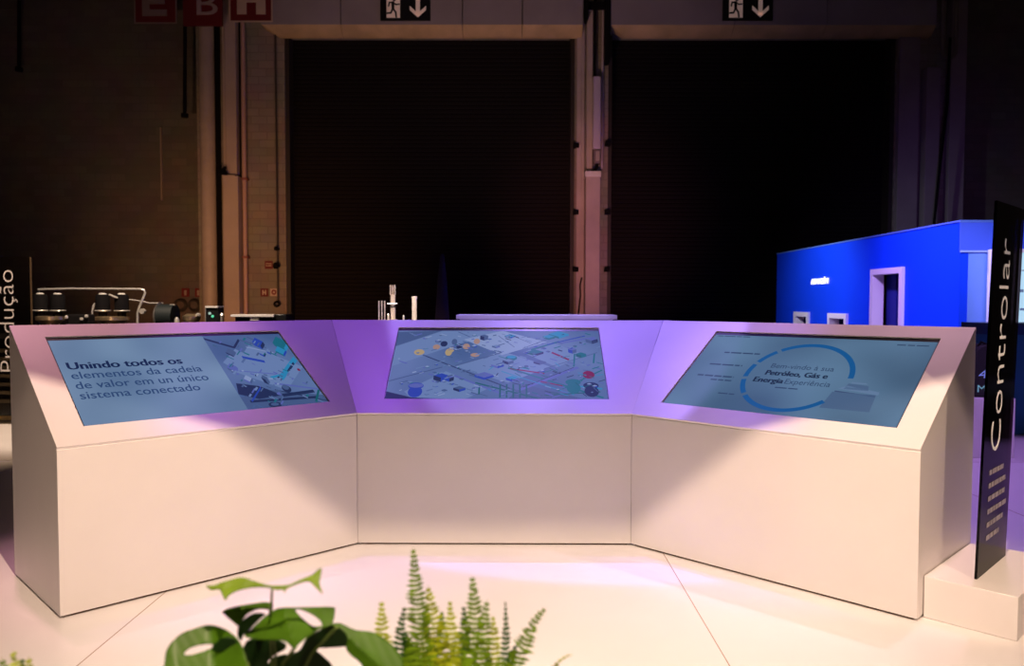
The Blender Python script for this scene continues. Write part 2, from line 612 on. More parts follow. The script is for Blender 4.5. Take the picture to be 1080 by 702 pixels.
m.tube([at(1001, 38, WY - 0.72), at(998, 110, WY - 0.72), at(991, 170, WY - 0.72), at(985, 232, WY - 0.72), at(984, 330, WY - 0.72), Vector((at(984, 330, WY - 0.72).x, WY - 0.72, 0.002))], 0.035, 8)
tag(m.build('drooping_cable', BLACKM, smooth=True), 'black cable slanting down beside the right pillar', 'cable')

# left wall odds
for px, y0, y1, lab in ((194, 30, 124, 'black hanging pole with knob, below the red letter signs'), (19, 8, 76, 'black hanging pole at the far left of the dark wall')):
    m = MB()
    m.tube([at(px, y1, WY - 0.3), at(px, -20, WY - 0.3)], 0.045, 10)
    o = tag(m.build('hanging_pole', BLACKM, smooth=True), lab, 'pole', 'poles hanging in front of the left wall')
    m = MB()
    m.tube([at(px, y1 + 1, WY - 0.3), at(px, y1 - 3, WY - 0.3)], 0.09, 12)
    m.build('end_knob', BLACKM, o, smooth=True)
m = MB()
m.box(X20(165.8), X20(167.2), WY + 0.28, WY + 0.36, Z20(210), Z20(132))
tag(m.build('wall_conduit', mat('wall_strip', (0.33, 0.26, 0.21), 0.7)), 'short pale vertical strip on the dark left wall', 'conduit')

# hanging letter boards
for ch, x0, x1, yb, lx0, lx1, lyb, border, lab in (
        ('E', 142, 184, 25, 149, 175, 18.5, True, 'dark red hanging board with the letter E'),
        ('B', 192, 233, 28, 203, 225, 17.0, False, 'dark red hanging board with the letter B and no border'),
        ('H', 242, 285, 23, 249, 279, 16.2, True, 'dark red hanging board with a cream letter H')):
    yy = 19.9
    p0, p1 = at(x0, yb, yy), at(x1, yb, yy)
    wd = p1.x - p0.x
    m = MB()
    m.box(p0.x, p1.x, yy, yy + 0.08, p0.z, p0.z + wd)
    o = tag(m.build('letter_board', mat('board_red_dark', (0.16, 0.010, 0.014), 0.5)), lab, 'sign', 'letter boards above the left wall')
    if border:
        m = MB()
        t = 0.035
        m.box(p0.x - t, p1.x + t, yy - 0.01, yy, p0.z - t, p0.z)
        m.box(p0.x - t, p1.x + t, yy - 0.01, yy, p0.z + wd, p0.z + wd + t)
        m.box(p0.x - t, p0.x, yy - 0.01, yy, p0.z, p0.z + wd)
        m.box(p1.x, p1.x + t, yy - 0.01, yy, p0.z, p0.z + wd)
        m.build('border', CREAM if ch == 'H' else mat('dim_border', (0.26, 0.19, 0.17), 0.6), o)
    a, b = at(lx0, lyb, yy), at(lx1, lyb, yy)
    lw = b.x - a.x
    lh = 0.72
    mm = MB()
    t = 0.19

    def bar(u0, u1, v0, v1):
        mm.box(a.x + u0 * lw, a.x + u1 * lw, yy - 0.02, yy, a.z + v0 * lh, a.z + v1 * lh)
    if ch == 'E':
        bar(0, 0.3, 0, 1)
        bar(0.3, 1, 0, 0.22)
        bar(0.3, 0.92, 0.4, 0.6)
        bar(0.3, 1, 0.79, 1)
    elif ch == 'H':
        bar(0, 0.33, 0, 1)
        bar(0.67, 1, 0, 1)
        bar(0.33, 0.67, 0.4, 0.65)
    if ch == 'B':
        text_mesh('letter', 'B', 0.80, frame((a.x, yy - 0.012, a.z), (1, 0, 0), (0, 0, 1)), mat('letter_grey', (0.42, 0.33, 0.32), 0.5), o, bold=-0.0, width=lw, extrude=0.01)
    else:
        mm.build('letter', CREAM if ch == 'H' else mat('letter_dim', (0.28, 0.21, 0.20), 0.5), o)
    m = MB()
    m.tube([(p0.x + wd * 0.25, yy + 0.04, p0.z + wd), (p0.x + wd * 0.25, yy + 0.04, 12)], 0.01, 6)
    m.tube([(p0.x + wd * 0.75, yy + 0.04, p0.z + wd), (p0.x + wd * 0.75, yy + 0.04, 12)], 0.01, 6)
    m.build('suspension_wire', STEEL, o)

# exit signs on the headers
PIC = mat('exit_pictogram', (0.80, 0.62, 0.55), 0.5, emit=(0.9, 0.62, 0.52), es=0.12)


def exit_sign(px, py, k, lab):
    yy = WY - 0.45
    p = at(px, py, yy - 0.05)           # bottom-left corner
    S = 52 / 840.26 * 20.0              # width of the board
    o = empty('exit_sign', (p.x + S / 2, yy, p.z), lab, 'sign', 'exit signs on the headers')
    m = MB()
    m.box(p.x, p.x + S, yy - 0.05, yy, p.z, p.z + S * 0.5)
    m.build('board', BLACK, o)
    q = S / 52

    def P(x, y, d=0.062):
        return (p.x + x * q, yy - d, p.z + y * q)
    # door panel with the running figure cut out: white plate + dark figure
    m = MB()
    m.prism([P(6.5, 2.6, 0.05), P(20.5, 2.6, 0.05), P(20.5, 23, 0.05), P(6.5, 23, 0.05)], [P(6.5, 2.6), P(20.5, 2.6), P(20.5, 23), P(6.5, 23)])
    pl = m.build('pictogram_plate', PIC, o)
    m = MB()

    def limb(pts, w):
        for i in range(len(pts) - 1):
            a = Vector((pts[i][0], pts[i][1]))
            b = Vector((pts[i + 1][0], pts[i + 1][1]))
            d = (b - a).normalized() * (w * 0.35)
            a = a - d
            b = b + d
            n = Vector((-(b - a).y, (b - a).x)).normalized() * w / 2
            c = [a + n, a - n, b - n, b + n]
            m.prism([P(v.x, v.y, 0.062) for v in c], [P(v.x, v.y, 0.066) for v in c])
    limb([(13.0, 18.2), (13.2, 11.5)], 3.0)
    limb([(13.2, 17.8), (9.5, 18.2), (8.6, 14.5)], 1.5)
    limb([(13.2, 17.8), (16.5, 16.0), (19.6, 16.4)], 1.5)
    limb([(13.0, 12), (11.0, 7.5), (7.2, 7.2)], 1.8)
    limb([(13.2, 12), (16.0, 8.2), (16.6, 3.2)], 1.8)
    c = [(14.5 + 1.7 * math.cos(t * math.pi / 6), 21 + 1.7 * math.sin(t * math.pi / 6)) for t in range(12)]
    m.prism([P(x, y, 0.062) for x, y in c], [P(x, y, 0.066) for x, y in c])
    m.build('running_figure', BLACK, pl)
    m = MB()
    for poly in ([(36.8, 5), (41.2, 5), (41.2, 23), (36.8, 23)], [(39, 3), (39, 7.2), (47.5, 15), (47.5, 10.6)], [(39, 3), (30.5, 10.6), (30.5, 15), (39, 7.2)]):
        m.prism([P(x, y, 0.05) for x, y in poly], [P(x, y, 0.06) for x, y in poly])
    m.build('down_arrow', PIC, o)


exit_sign(400, 22, 1, 'black exit sign with running figure and arrow above the left shutter')
exit_sign(761, 20.5, 2, 'black exit sign with running figure and arrow above the right shutter')

# small red fire signs
for px0, px1, py0, py1, kind, lab in (
        (279.5, 287.5, 276, 284.5, 'lines', 'small red sign on the block wall left of the shutter, uppermost one'),
        (275, 283, 305, 313.5, 'H', 'small red sign with a white H on the block wall'),
        (285.3, 293, 305, 313, 'O', 'small pale sign with a red ring beside the H sign'),
        (192, 199.8, 305, 314, 'plain', 'small red sign above the hoses, left one of two'),
        (206, 212.6, 305, 314, 'plain', 'small red sign above the hoses, right one of two')):
    yy = WY - 0.0 if px0 > 210 else WY + 0.35
    a, b = at(px0, py1, yy), at(px1, py0, yy)
    m = MB()
    m.box(a.x, b.x, yy - 0.03, yy, a.z, b.z)
    o = tag(m.build('fire_sign', mat('fire_sign_red', (0.16, 0.006, 0.008), 0.5) if kind != 'O' else mat('sign_pale', (0.6, 0.45, 0.4), 0.5)), lab, 'sign', 'small fire signs on the left wall')
    W_, H_ = b.x - a.x, b.z - a.z
    m = MB()

    def rb(u0, u1, v0, v1):
        m.box(a.x + u0 * W_, a.x + u1 * W_, yy - 0.04, yy - 0.03, a.z + v0 * H_, a.z + v1 * H_)
    if kind == 'H':
        rb(0.25, 0.4, 0.2, 0.8); rb(0.6, 0.75, 0.2, 0.8); rb(0.4, 0.6, 0.42, 0.58)
        m.build('symbol', CREAM, o)
    elif kind == 'lines':
        rb(0.12, 0.88, 0.62, 0.7); rb(0.12, 0.88, 0.36, 0.44)
        m.build('symbol', CREAM, o)
    elif kind == 'O':
        m.ring(((a.x + b.x) / 2, yy - 0.035, (a.z + b.z) / 2), W_ * 0.25, 0.018)
        m.build('symbol', REDS, o)
    else:
        rb(0.35, 0.65, 0.15, 0.75)
        m.build('symbol', mat('dim_symbol', (0.35, 0.27, 0.24), 0.5), o)
for px, lab in ((189.5, 'dark coiled hose hanging on the wall, left of two'), (204, 'dark coiled hose hanging on the wall, right of two')):
    m = MB()
    c = at(px, 323, WY + 0.2)
    for k in range(3):
        m.ring((c.x, c.y + 0.04 * k, c.z), 0.13 + 0.012 * k, 0.024)
    tag(m.build('coiled_hose', mat('hose_dark', (0.035, 0.025, 0.02), 0.6), smooth=True), lab, 'hose', 'coiled hoses on the left wall')

# ------------------------------------------------------------------ consoles
W, D, A, L, S, DP, T = 1.682, 4.851, 0.7797, 1.652, 0.8163, 0.8338, 1.3641
hW = W / 2
ca, sa, mt = math.cos(A), math.sin(A), math.tan(A / 2)
SL = math.hypot(DP, T - S)
EG = 0.0015                                     # half of the joint between two units


def console(O, U, Wd, left_miter, right_miter, scr, label, name='touch_console'):
    """O: front sill left corner on the floor, U: direction along the front; local frame (u, depth, z)"""
    U = Vector((U[0], U[1], 0)).normalized()
    B = Vector((-U.y, U.x, 0))                  # into depth
    O = Vector((O[0], O[1], 0))

    def P(u, d, z):
        return O + U * u + B * d + Vector((0, 0, z))
    root = empty(name, P(Wd / 2, 0.3, 0), label, 'console', 'white touch screen consoles')
    a0 = EG
    a1 = Wd - EG
    lm = -left_miter * DP
    rm = right_miter * DP

    def edge(d):                                # u-range at depth d
        f = d / DP
        return a0 + lm * f, a1 + rm * f
    TH = 0.018
    # body: front, sides, back, with a small recessed plinth
    m = MB()
    l0, r0 = edge(0.0)
    l1, r1 = edge(DP)
    base = [P(l0, 0, 0.012), P(r0, 0, 0.012), P(r1, DP, 0.012), P(l1, DP, 0.012)]
    top = [P(l0, 0, S - TH), P(r0, 0, S - TH), P(r1, DP, T - TH), P(l1, DP, T - TH)]
    m.prism(base, top)
    m.build('body', WHITE, root)
    m = MB()
    m.prism([P(l0 + 0.02, 0.012, 0.0015), P(r0 - 0.02, 0.012, 0.0015), P(r1 - 0.02, DP - 0.01, 0.0015), P(l1 + 0.02, DP - 0.01, 0.0015)],
            [P(l0 + 0.02, 0.012, 0.012), P(r0 - 0.02, 0.012, 0.012), P(r1 - 0.02, DP - 0.01, 0.012), P(l1 + 0.02, DP - 0.01, 0.012)])
    m.build('plinth', mat('shadow_gap_base', (0.10, 0.05, 0.03), 0.8), root)  # dark tone puts the shadow gap under the body into the colour
    # sloping top panel with the screen opening
    su0, su1, sv0, sv1 = scr

    def Q(u, v, n=0.0):                         # point on the slope: v along slope, n above it
        d = v / SL * DP
        z = S + v / SL * (T - S)
        nv = Vector((0, 0, 0)) - B * ((T - S) / SL) + Vector((0, 0, 1)) * (DP / SL)
        return P(u, d, z) + nv * n

    def eu(v):
        return edge(v / SL * DP)
    ov = 0.004
    m = MB()
    OUT = [(eu(0)[0], -ov), (eu(0)[1], -ov), (eu(SL)[1], SL), (eu(SL)[0], SL)]
    IN = [(su0, sv0), (su1, sv0), (su1, sv1), (su0, sv1)]
    nn = (-TH, 0.0)
    for i in range(4):
        j = (i + 1) % 4
        a, b, c, d = OUT[i], OUT[j], IN[j], IN[i]
        m.face([Q(*a, 0), Q(*b, 0), Q(*c, 0), Q(*d, 0)])
        m.face([Q(*a, -TH), Q(*b, -TH), Q(*c, -TH), Q(*d, -TH)])
        m.face([Q(*a, 0), Q(*b, 0), Q(*b, -TH), Q(*a, -TH)])
        m.face([Q(*c, 0), Q(*d, 0), Q(*d, -TH), Q(*c, -TH)])
    m.build('top_panel', WHITE, root)
    # screen: black bezel set back in the opening, display on it
    m = MB()
    m.prism([Q(su0 + .001, sv0 + .001, -TH + 0.001), Q(su1 - .001, sv0 + .001, -TH + 0.001), Q(su1 - .001, sv1 - .001, -TH + 0.001), Q(su0 + .001, sv1 - .001, -TH + 0.001)],
            [Q(su0 + .001, sv0 + .001, -0.008), Q(su1 - .001, sv0 + .001, -0.008), Q(su1 - .001, sv1 - .001, -0.008), Q(su0 + .001, sv1 - .001, -0.008)])
    screen = m.build('screen', mat('screen_bezel', (0.006, 0.006, 0.008), 0.3), root)
    return root, screen, P, Q


def screen_mat(name, c0, c1, strength=1.0):
    """lit display: a soft vertical blend in the picture shown"""
    m = bpy.data.materials.new(name)
    m.use_nodes = True
    nt = m.node_tree
    b = nt.nodes['Principled BSDF']
    b.inputs['Base Color'].default_value = (0.01, 0.012, 0.016, 1)
    b.inputs['Roughness'].default_value = 0.35
    b.inputs['Specular IOR Level'].default_value = 0.04
    tc = nt.nodes.new('ShaderNodeTexCoord')
    n = nt.nodes.new('ShaderNodeTexNoise')
    n.inputs['Scale'].default_value = 1.6
    n.inputs['Detail'].default_value = 1
    r = nt.nodes.new('ShaderNodeValToRGB')
    r.color_ramp.elements[0].position = 0.35
    r.color_ramp.elements[1].position = 0.65
    r.color_ramp.elements[0].color = (*c0, 1)
    r.color_ramp.elements[1].color = (*c1, 1)
    nt.links.new(tc.outputs['Object'], n.inputs['Vector'])
    nt.links.new(n.outputs['Fac'], r.inputs['Fac'])
    nt.links.new(r.outputs['Color'], b.inputs['Emission Color'])
    b.inputs['Emission Strength'].default_value = strength
    MATS[name] = m
    return m


def em(name, c, s=1.0):
    return mat('screen_' + name, (0.008, 0.01, 0.014), 0.35, emit=c, es=s)


def quad_on(Q, m, pts, n, mi=0, th=0.0006):
    m.prism([Q(u, v, n) for u, v in pts], [Q(u, v, n + th) for u, v in pts], mi)


oxL, oyL = -hW - L * ca, D - L * sa
LROOT, LSCR, LP, LQ = console((oxL, oyL), (ca, sa), L, 0, mt, (0.148, 1.530, 0.126, 0.884),
                              'left white angled console whose screen shows large Portuguese text')
CROOT, CSCR, CP, CQ = console((-hW, D), (1, 0), W, mt, mt, (0.147, 1.557, 0.132, 0.907),
                              'middle white console whose screen shows an isometric industrial map')
RROOT, RSCR, RP, RQ = console((hW, D), (ca, -sa), L, mt, 0, (0.139, 1.507, 0.127, 0.888),
                              'right white angled console whose screen shows a blue ring diagram')
# ---- left display
SN = -0.0075
BEZ = 0.012
m = MB()
quad_on(LQ, m, [(0.156, 0.130), (1.006, 0.130), (1.006, 0.856), (0.156, 0.856)], SN)
m.build('display', screen_mat('display_left', (0.095, 0.165, 0.29), (0.18, 0.28, 0.43)), LSCR)
NAVY = em('navy', (0.006, 0.018, 0.07))
SLATE = em('slate', (0.022, 0.055, 0.15))


def FR(Q, u, v, n=SN + 0.0014):
    o = Q(u, v, n)
    return frame(o, Q(u + 1, v, n) - o, Q(u, v + 0.1, n) - o)


text_mesh('headline', 'Unindo todos os', 0.088, FR(LQ, 0.190, 0.590), NAVY, LSCR, bold=0.0030, width=0.60, extrude=0.0003)
for i, (s, wd) in enumerate((('elementos da cadeia', 0.690), ('de valor em un único', 0.697), ('sistema conectado', 0.618))):
    text_mesh('text_line', s, 0.086, FR(LQ, 0.190, 0.508 - 0.0845 * i), SLATE, LSCR, bold=0.0006, width=wd, extrude=0.0003)


# ---- isometric artwork for the map screens
PAL = dict(bg=(0.10, 0.18, 0.36), light=(0.12, 0.19, 0.38), white=(0.20, 0.27, 0.47), blue=(0.015, 0.05, 0.34), dark=(0.012, 0.025, 0.08),
           teal=(0.008, 0.12, 0.18), cyan=(0.02, 0.20, 0.40), green=(0.006, 0.09, 0.12), red=(0.16, 0.012, 0.05), tan=(0.32, 0.20, 0.16),
           gold=(0.36, 0.27, 0.14), violet=(0.08, 0.11, 0.36), grey=(0.05, 0.09, 0.21))
PK = list(PAL)


def artmats():
    out = []
    for k in PK:
        if k == 'bg':
            out.append(screen_mat('map_background', (0.05, 0.10, 0.24), (0.10, 0.16, 0.34)) if 'map_background' not in MATS else MATS['map_background'])
        else:
            out.append(em('map_' + k, PAL[k]))
    return out


class Art:
    def __init__(self, Q, u0, v0, u1, v1):
        self.Q, self.r = Q, (u0, v0, u1, v1)
        self.m = MB()
        self.n = SN
        quad_on(Q, self.m, [(u0, v0), (u1, v0), (u1, v1), (u0, v1)], self.n, PK.index('bg'))
        self.n += 0.0007

    def poly(self, pts, col):                   # pts in 0..1 of the picture, clipped to it
        def clip(P, f, inter):
            out = []
            for i in range(len(P)):
                a, b = P[i - 1], P[i]
                fa, fb = f(a), f(b)
                if fa != fb:
                    out.append(inter(a, b))
                if fb:
                    out.append(b)
            return out
        P = list(pts)
        for ax, lim, sg in ((0, 0, 1), (0, 1, -1), (1, 0, 1), (1, 1, -1)):
            if not P:
                return
            P = clip(P, lambda p: (p[ax] - lim) * sg >= 0,
                     lambda a, b: tuple(a[k] + (b[k] - a[k]) * (lim - a[ax]) / (b[ax] - a[ax]) if k != ax else lim for k in (0, 1)))
        if len(P) < 3:
            return
        u0, v0, u1, v1 = self.r
        self.m.face([self.Q(u0 + (u1 - u0) * x, v0 + (v1 - v0) * y, self.n) for x, y in P], PK.index(col))
        self.n += 0.000004

    def line(self, a, b, w, col, asp=1.8):
        dx, dy = (b[0] - a[0]) * asp, b[1] - a[1]
        l = math.hypot(dx, dy) or 1
        nx, ny = -dy / l * w / 2 / asp, dx / l * w / 2
        self.poly([(a[0] + nx, a[1] + ny), (a[0] - nx, a[1] - ny), (b[0] - nx, b[1] - ny), (b[0] + nx, b[1] + ny)], col)

    def blob(self, x, y, rx, ry, col, k=10):
        self.poly([(x + rx * math.cos(2 * math.pi * i / k), y + ry * math.sin(2 * math.pi * i / k)) for i in range(k)], col)

    def iso(self, x, y, s, h, top, side, side2):
        a, b = s, s * 0.9
        self.poly([(x - a, y), (x, y - b), (x, y - b + h), (x - a, y + h)], side)
        self.poly([(x, y - b), (x + a, y), (x + a, y + h), (x, y - b + h)], side2)
        self.poly([(x - a, y + h), (x, y - b + h), (x + a, y + h), (x, y + b + h)], top)


a = Art(CQ, 0.152, 0.138, 1.552, 0.876)
rnd = random.Random(5)
a.poly([(0, 0.45), (0.30, 0.78), (0.55, 1), (0, 1)], 'light')
a.poly([(0.0, 0.98), (0.0, 0.75), (0.22, 1.0)], 'grey')
a.poly([(0.30, 0.45), (0.52, 0.68), (0.75, 0.45), (0.55, 0.22)], 'light')
a.poly([(0.33, 0.86), (0.52, 1), (0.74, 0.82), (0.52, 0.62)], 'white')
a.poly([(0.62, 0.66), (0.76, 0.82), (0.92, 0.62), (0.78, 0.44)], 'light')
a.poly([(0.08, 0.1), (0.26, 0.38), (0.46, 0.14), (0.36, 0.0), (0.12, 0.0)], 'light')
a.poly([(0.55, 0.0), (0.62, 0.2), (0.9, 0.0)], 'grey')
a.poly([(0.0, 0.0), (0.0, 0.10), (0.12, 0.02), (0.3, 0.0)], 'dark')
for (p, q, wd, c) in (((0.14, 0.62), (0.60, 0.10), 0.018, 'grey'), ((0.155, 0.60), (0.56, 0.14), 0.007, 'dark'), ((0.30, 0.32), (0.55, 0.04), 0.022, 'violet'),
                      ((0.00, 0.24), (0.24, 0.44), 0.014, 'grey'), ((0.30, 0.46), (0.52, 0.66), 0.014, 'grey'), ((0.55, 0.43), (0.98, 0.02), 0.02, 'teal'),
                      ((0.60, 0.12), (0.88, 0.44), 0.03, 'violet'), ((0.62, 0.16), (0.86, 0.44), 0.006, 'dark'), ((0.52, 0.38), (0.85, 0.06), 0.010, 'cyan'),
                      ((0.40, 0.22), (0.70, 0.00), 0.018, 'green'), ((0.76, 0.66), (0.84, 0.55), 0.022, 'red'), ((0.72, 0.42), (0.98, 0.66), 0.008, 'grey'),
                      ((0.82, 0.96), (0.62, 0.72), 0.008, 'grey'), ((0.55, 0.95), (0.66, 0.80), 0.006, 'grey'), ((0.58, 0.74), (0.50, 0.92), 0.006, 'grey'),
                      ((0.80, 0.14), (0.99, 0.40), 0.014, 'teal'), ((0.70, 0.05), (0.97, 0.10), 0.014, 'green'), ((0.86, 0.18), (0.98, 0.14), 0.02, 'cyan'),
                      ((0.56, 0.42), (0.72, 0.35), 0.016, 'red'), ((0.70, 0.24), (0.80, 0.18), 0.014, 'red'), ((0.80, 0.80), (0.98, 0.90), 0.02, 'violet'),
                      ((0.66, 0.70), (0.80, 0.83), 0.02, 'teal'), ((0.74, 0.78), (0.93, 0.92), 0.014, 'blue'), ((0.30, 0.98), (0.36, 0.90), 0.01, 'grey')):
    a.line(p, q, wd, c)
for (x, y, rx, ry, c) in ((0.12, 0.66, 0.026, 0.045, 'gold'), (0.262, 0.66, 0.017, 0.055, 'gold'), (0.345, 0.75, 0.018, 0.045, 'tan'), (0.395, 0.83, 0.016, 0.045, 'tan'),
                          (0.39, 0.62, 0.022, 0.03, 'tan'), (0.20, 0.74, 0.018, 0.04, 'tan'), (0.275, 0.70, 0.014, 0.04, 'gold'), (0.235, 0.79, 0.018, 0.045, 'dark'),
                          (0.285, 0.82, 0.014, 0.05, 'grey'), (0.31, 0.75, 0.014, 0.04, 'dark'), (0.205, 0.83, 0.016, 0.03, 'grey')):
    a.blob(x, y, rx, ry, c)
for (x, y, c) in ((0.13, 0.145, 'blue'), (0.85, 0.20, 'teal'), (0.93, 0.155, 'dark')):
    a.blob(x, y - 0.05, 0.033, 0.075, c, 14)
    a.blob(x, y + 0.03, 0.036, 0.045, 'blue' if c == 'blue' else c, 14)
a.blob(0.13, 0.18, 0.034, 0.03, 'violet', 14)
a.blob(0.925, 0.335, 0.028, 0.055, 'red', 14)
a.blob(0.565, 0.575, 0.028, 0.04, 'teal', 14)
a.blob(0.565, 0.59, 0.022, 0.022, 'cyan', 12)
for (x, y, s, h, t_, s1, s2) in ((0.24, 0.26, 0.035, 0.06, 'blue', 'dark', 'blue'), (0.28, 0.25, 0.02, 0.05, 'violet', 'blue', 'dark'), (0.33, 0.12, 0.028, 0.03, 'grey', 'dark', 'blue'),
                                 (0.44, 0.30, 0.045, 0.03, 'violet', 'blue', 'blue'), (0.50, 0.45, 0.03, 0.03, 'light', 'violet', 'blue'), (0.55, 0.50, 0.026, 0.04, 'light', 'dark', 'grey'),
                                 (0.80, 0.92, 0.05, 0.03, 'cyan', 'teal', 'cyan'), (0.75, 0.88, 0.03, 0.03, 'cyan', 'teal', 'teal'), (0.68, 0.64, 0.04, 0.03, 'teal', 'green', 'dark'),
                                 (0.56, 0.90, 0.028, 0.02, 'cyan', 'teal', 'blue'), (0.70, 0.50, 0.03, 0.02, 'grey', 'dark', 'grey'), (0.90, 0.60, 0.025, 0.04, 'teal', 'green', 'teal'),
                                 (0.86, 0.66, 0.02, 0.05, 'violet', 'blue', 'grey'), (0.96, 0.82, 0.03, 0.05, 'violet', 'grey', 'dark'), (0.57, 0.26, 0.03, 0.03, 'cyan', 'blue', 'violet'),
                                 (0.43, 0.86, 0.02, 0.06, 'grey', 'dark', 'grey'), (0.49, 0.74, 0.02, 0.02, 'light', 'grey', 'violet')):
    a.iso(x, y, s, h, t_, s1, s2)
for k in range(26):
    x, y = rnd.uniform(0.45, 0.98), rnd.uniform(0.02, 0.5)
    a.line((x, y), (x + rnd.choice((-1, 1)) * rnd.uniform(0.01, 0.04), y + rnd.uniform(0.01, 0.06)), 0.008, rnd.choice(('teal', 'green', 'dark', 'cyan', 'grey')))
for k in range(22):
    x, y = rnd.uniform(0.3, 0.7), rnd.uniform(0.55, 0.95)
    a.line((x, y), (x + rnd.uniform(0.004, 0.02), y + rnd.uniform(-0.02, 0.02)), 0.010, rnd.choice(('grey', 'light', 'violet', 'blue')))
for k in range(5):
    x = 0.515 + 0.03 * k
    a.line((x, 0.02), (x, 0.20), 0.014, 'green')
a.line((0.42, 0.06), (0.42, 0.2), 0.014, 'green')
a.line((0.86, 0.45), (0.87, 0.64), 0.014, 'teal')
a.line((0.955, 0.5), (0.965, 0.64), 0.014, 'teal')
for k in range(170):
    x, y = rnd.uniform(0.02, 0.98), rnd.uniform(0.02, 0.97)
    c = rnd.choice(('grey', 'light', 'violet', 'bg', 'white') if x < 0.5 else ('grey', 'light', 'teal', 'violet', 'dark', 'bg'))
    d = rnd.choice((-1, 1))
    ln = rnd.uniform(0.008, 0.04)
    a.line((x, y), (x + ln, y + d * ln * 0.9), rnd.uniform(0.006, 0.016), c)
for k in range(60):
    x, y = rnd.uniform(0.05, 0.95), rnd.uniform(0.05, 0.93)
    a.iso(x, y, rnd.uniform(0.006, 0.014), rnd.uniform(0.004, 0.02), rnd.choice(('light', 'white', 'grey')), rnd.choice(('violet', 'grey')), rnd.choice(('grey', 'blue', 'teal')))
a.m.build('display', artmats(), CSCR)

a = Art(LQ, 1.006, 0.130, 1.522, 0.856)
a.poly([(0.1, 0.5), (0.5, 0.85), (1.0, 0.5), (0.6, 0.2)], 'light')
a.poly([(0.05, 0.62), (0.3, 0.8), (0.5, 0.62), (0.2, 0.45)], 'light')
a.poly([(0.0, 0.0), (0.0, 0.16), (0.4, 0.22), (1.0, 0.10), (1.0, 0.0)], 'grey')
a.poly([(0.05, 0.34), (0.3, 0.28), (0.5, 0.14), (0.2, 0.12), (0.0, 0.2)], 'dark')
for (p, q, wd, c) in (((0.0, 0.96), (0.30, 0.82), 0.03, 'dark'), ((0.30, 0.82), (0.42, 0.93), 0.03, 'dark'), ((0.42, 0.93), (0.70, 0.80), 0.02, 'grey'), ((0.32, 0.68), (0.56, 0.60), 0.035, 'blue'),
                      ((0.62, 0.36), (0.98, 0.62), 0.07, 'cyan'), ((0.60, 0.30), (0.98, 0.50), 0.03, 'light'), ((0.5, 0.38), (0.75, 0.42), 0.03, 'cyan'), ((0.76, 0.44), (0.92, 0.56), 0.03, 'dark'),
                      ((0.45, 0.22), (1.0, 0.02), 0.012, 'dark'), ((0.08, 0.10), (0.9, 0.08), 0.03, 'dark'), ((0.5, 0.14), (0.92, 0.16), 0.04, 'dark'), ((0.1, 0.1), (0.3, 0.26), 0.02, 'blue'),
                      ((0.85, 0.02), (1.0, 0.18), 0.03, 'green'), ((0.5, 0.30), (1.0, 0.18), 0.02, 'violet'), ((0.45, 0.82), (0.75, 0.72), 0.012, 'white'), ((0.15, 0.5), (0.6, 0.42), 0.012, 'violet')):
    a.line(p, q, wd, c)
for (x, y, s, h, t_, s1, s2) in ((0.64, 0.84, 0.07, 0.05, 'blue', 'blue', 'dark'), (0.22, 0.74, 0.06, 0.02, 'grey', 'dark', 'grey'), (0.12, 0.52, 0.06, 0.03, 'violet', 'grey', 'violet'),
                                 (0.93, 0.82, 0.10, 0.05, 'teal', 'teal', 'cyan'), (0.86, 0.72, 0.07, 0.03, 'cyan', 'teal', 'blue'), (0.60, 0.70, 0.04, 0.03, 'light', 'blue', 'dark'),
                                 (0.42, 0.32, 0.035, 0.07, 'grey', 'dark', 'grey'), (0.22, 0.36, 0.05, 0.03, 'white', 'violet', 'grey'), (0.70, 0.72, 0.03, 0.03, 'light', 'blue', 'grey')):
    a.iso(x, y, s, h, t_, s1, s2)
a.blob(0.60, 0.22, 0.055, 0.05, 'dark', 14)
a.blob(0.60, 0.24, 0.04, 0.035, 'grey', 14)
a.blob(0.34, 0.035, 0.08, 0.035, 'dark', 12)
a.blob(0.34, 0.04, 0.05, 0.02, 'grey', 12)
a.blob(0.92, 0.46, 0.02, 0.02, 'red', 8)
for k in range(14):
    x, y = rnd.uniform(0.05, 0.6), rnd.uniform(0.25, 0.5)
    a.line((x, y), (x + rnd.uniform(0.01, 0.05), y + rnd.uniform(-0.03, 0.03)), 0.018, rnd.choice(('grey', 'white', 'dark', 'violet')))
for k in range(70):
    x, y = rnd.uniform(0.02, 0.98), rnd.uniform(0.02, 0.97)
    ln = rnd.uniform(0.02, 0.07)
    a.line((x, y), (x + ln, y + rnd.choice((-0.8, 0.8)) * ln), rnd.uniform(0.008, 0.02), rnd.choice(('grey', 'light', 'violet', 'bg', 'teal')), 0.75)
a.m.build('picture', artmats(), LSCR)

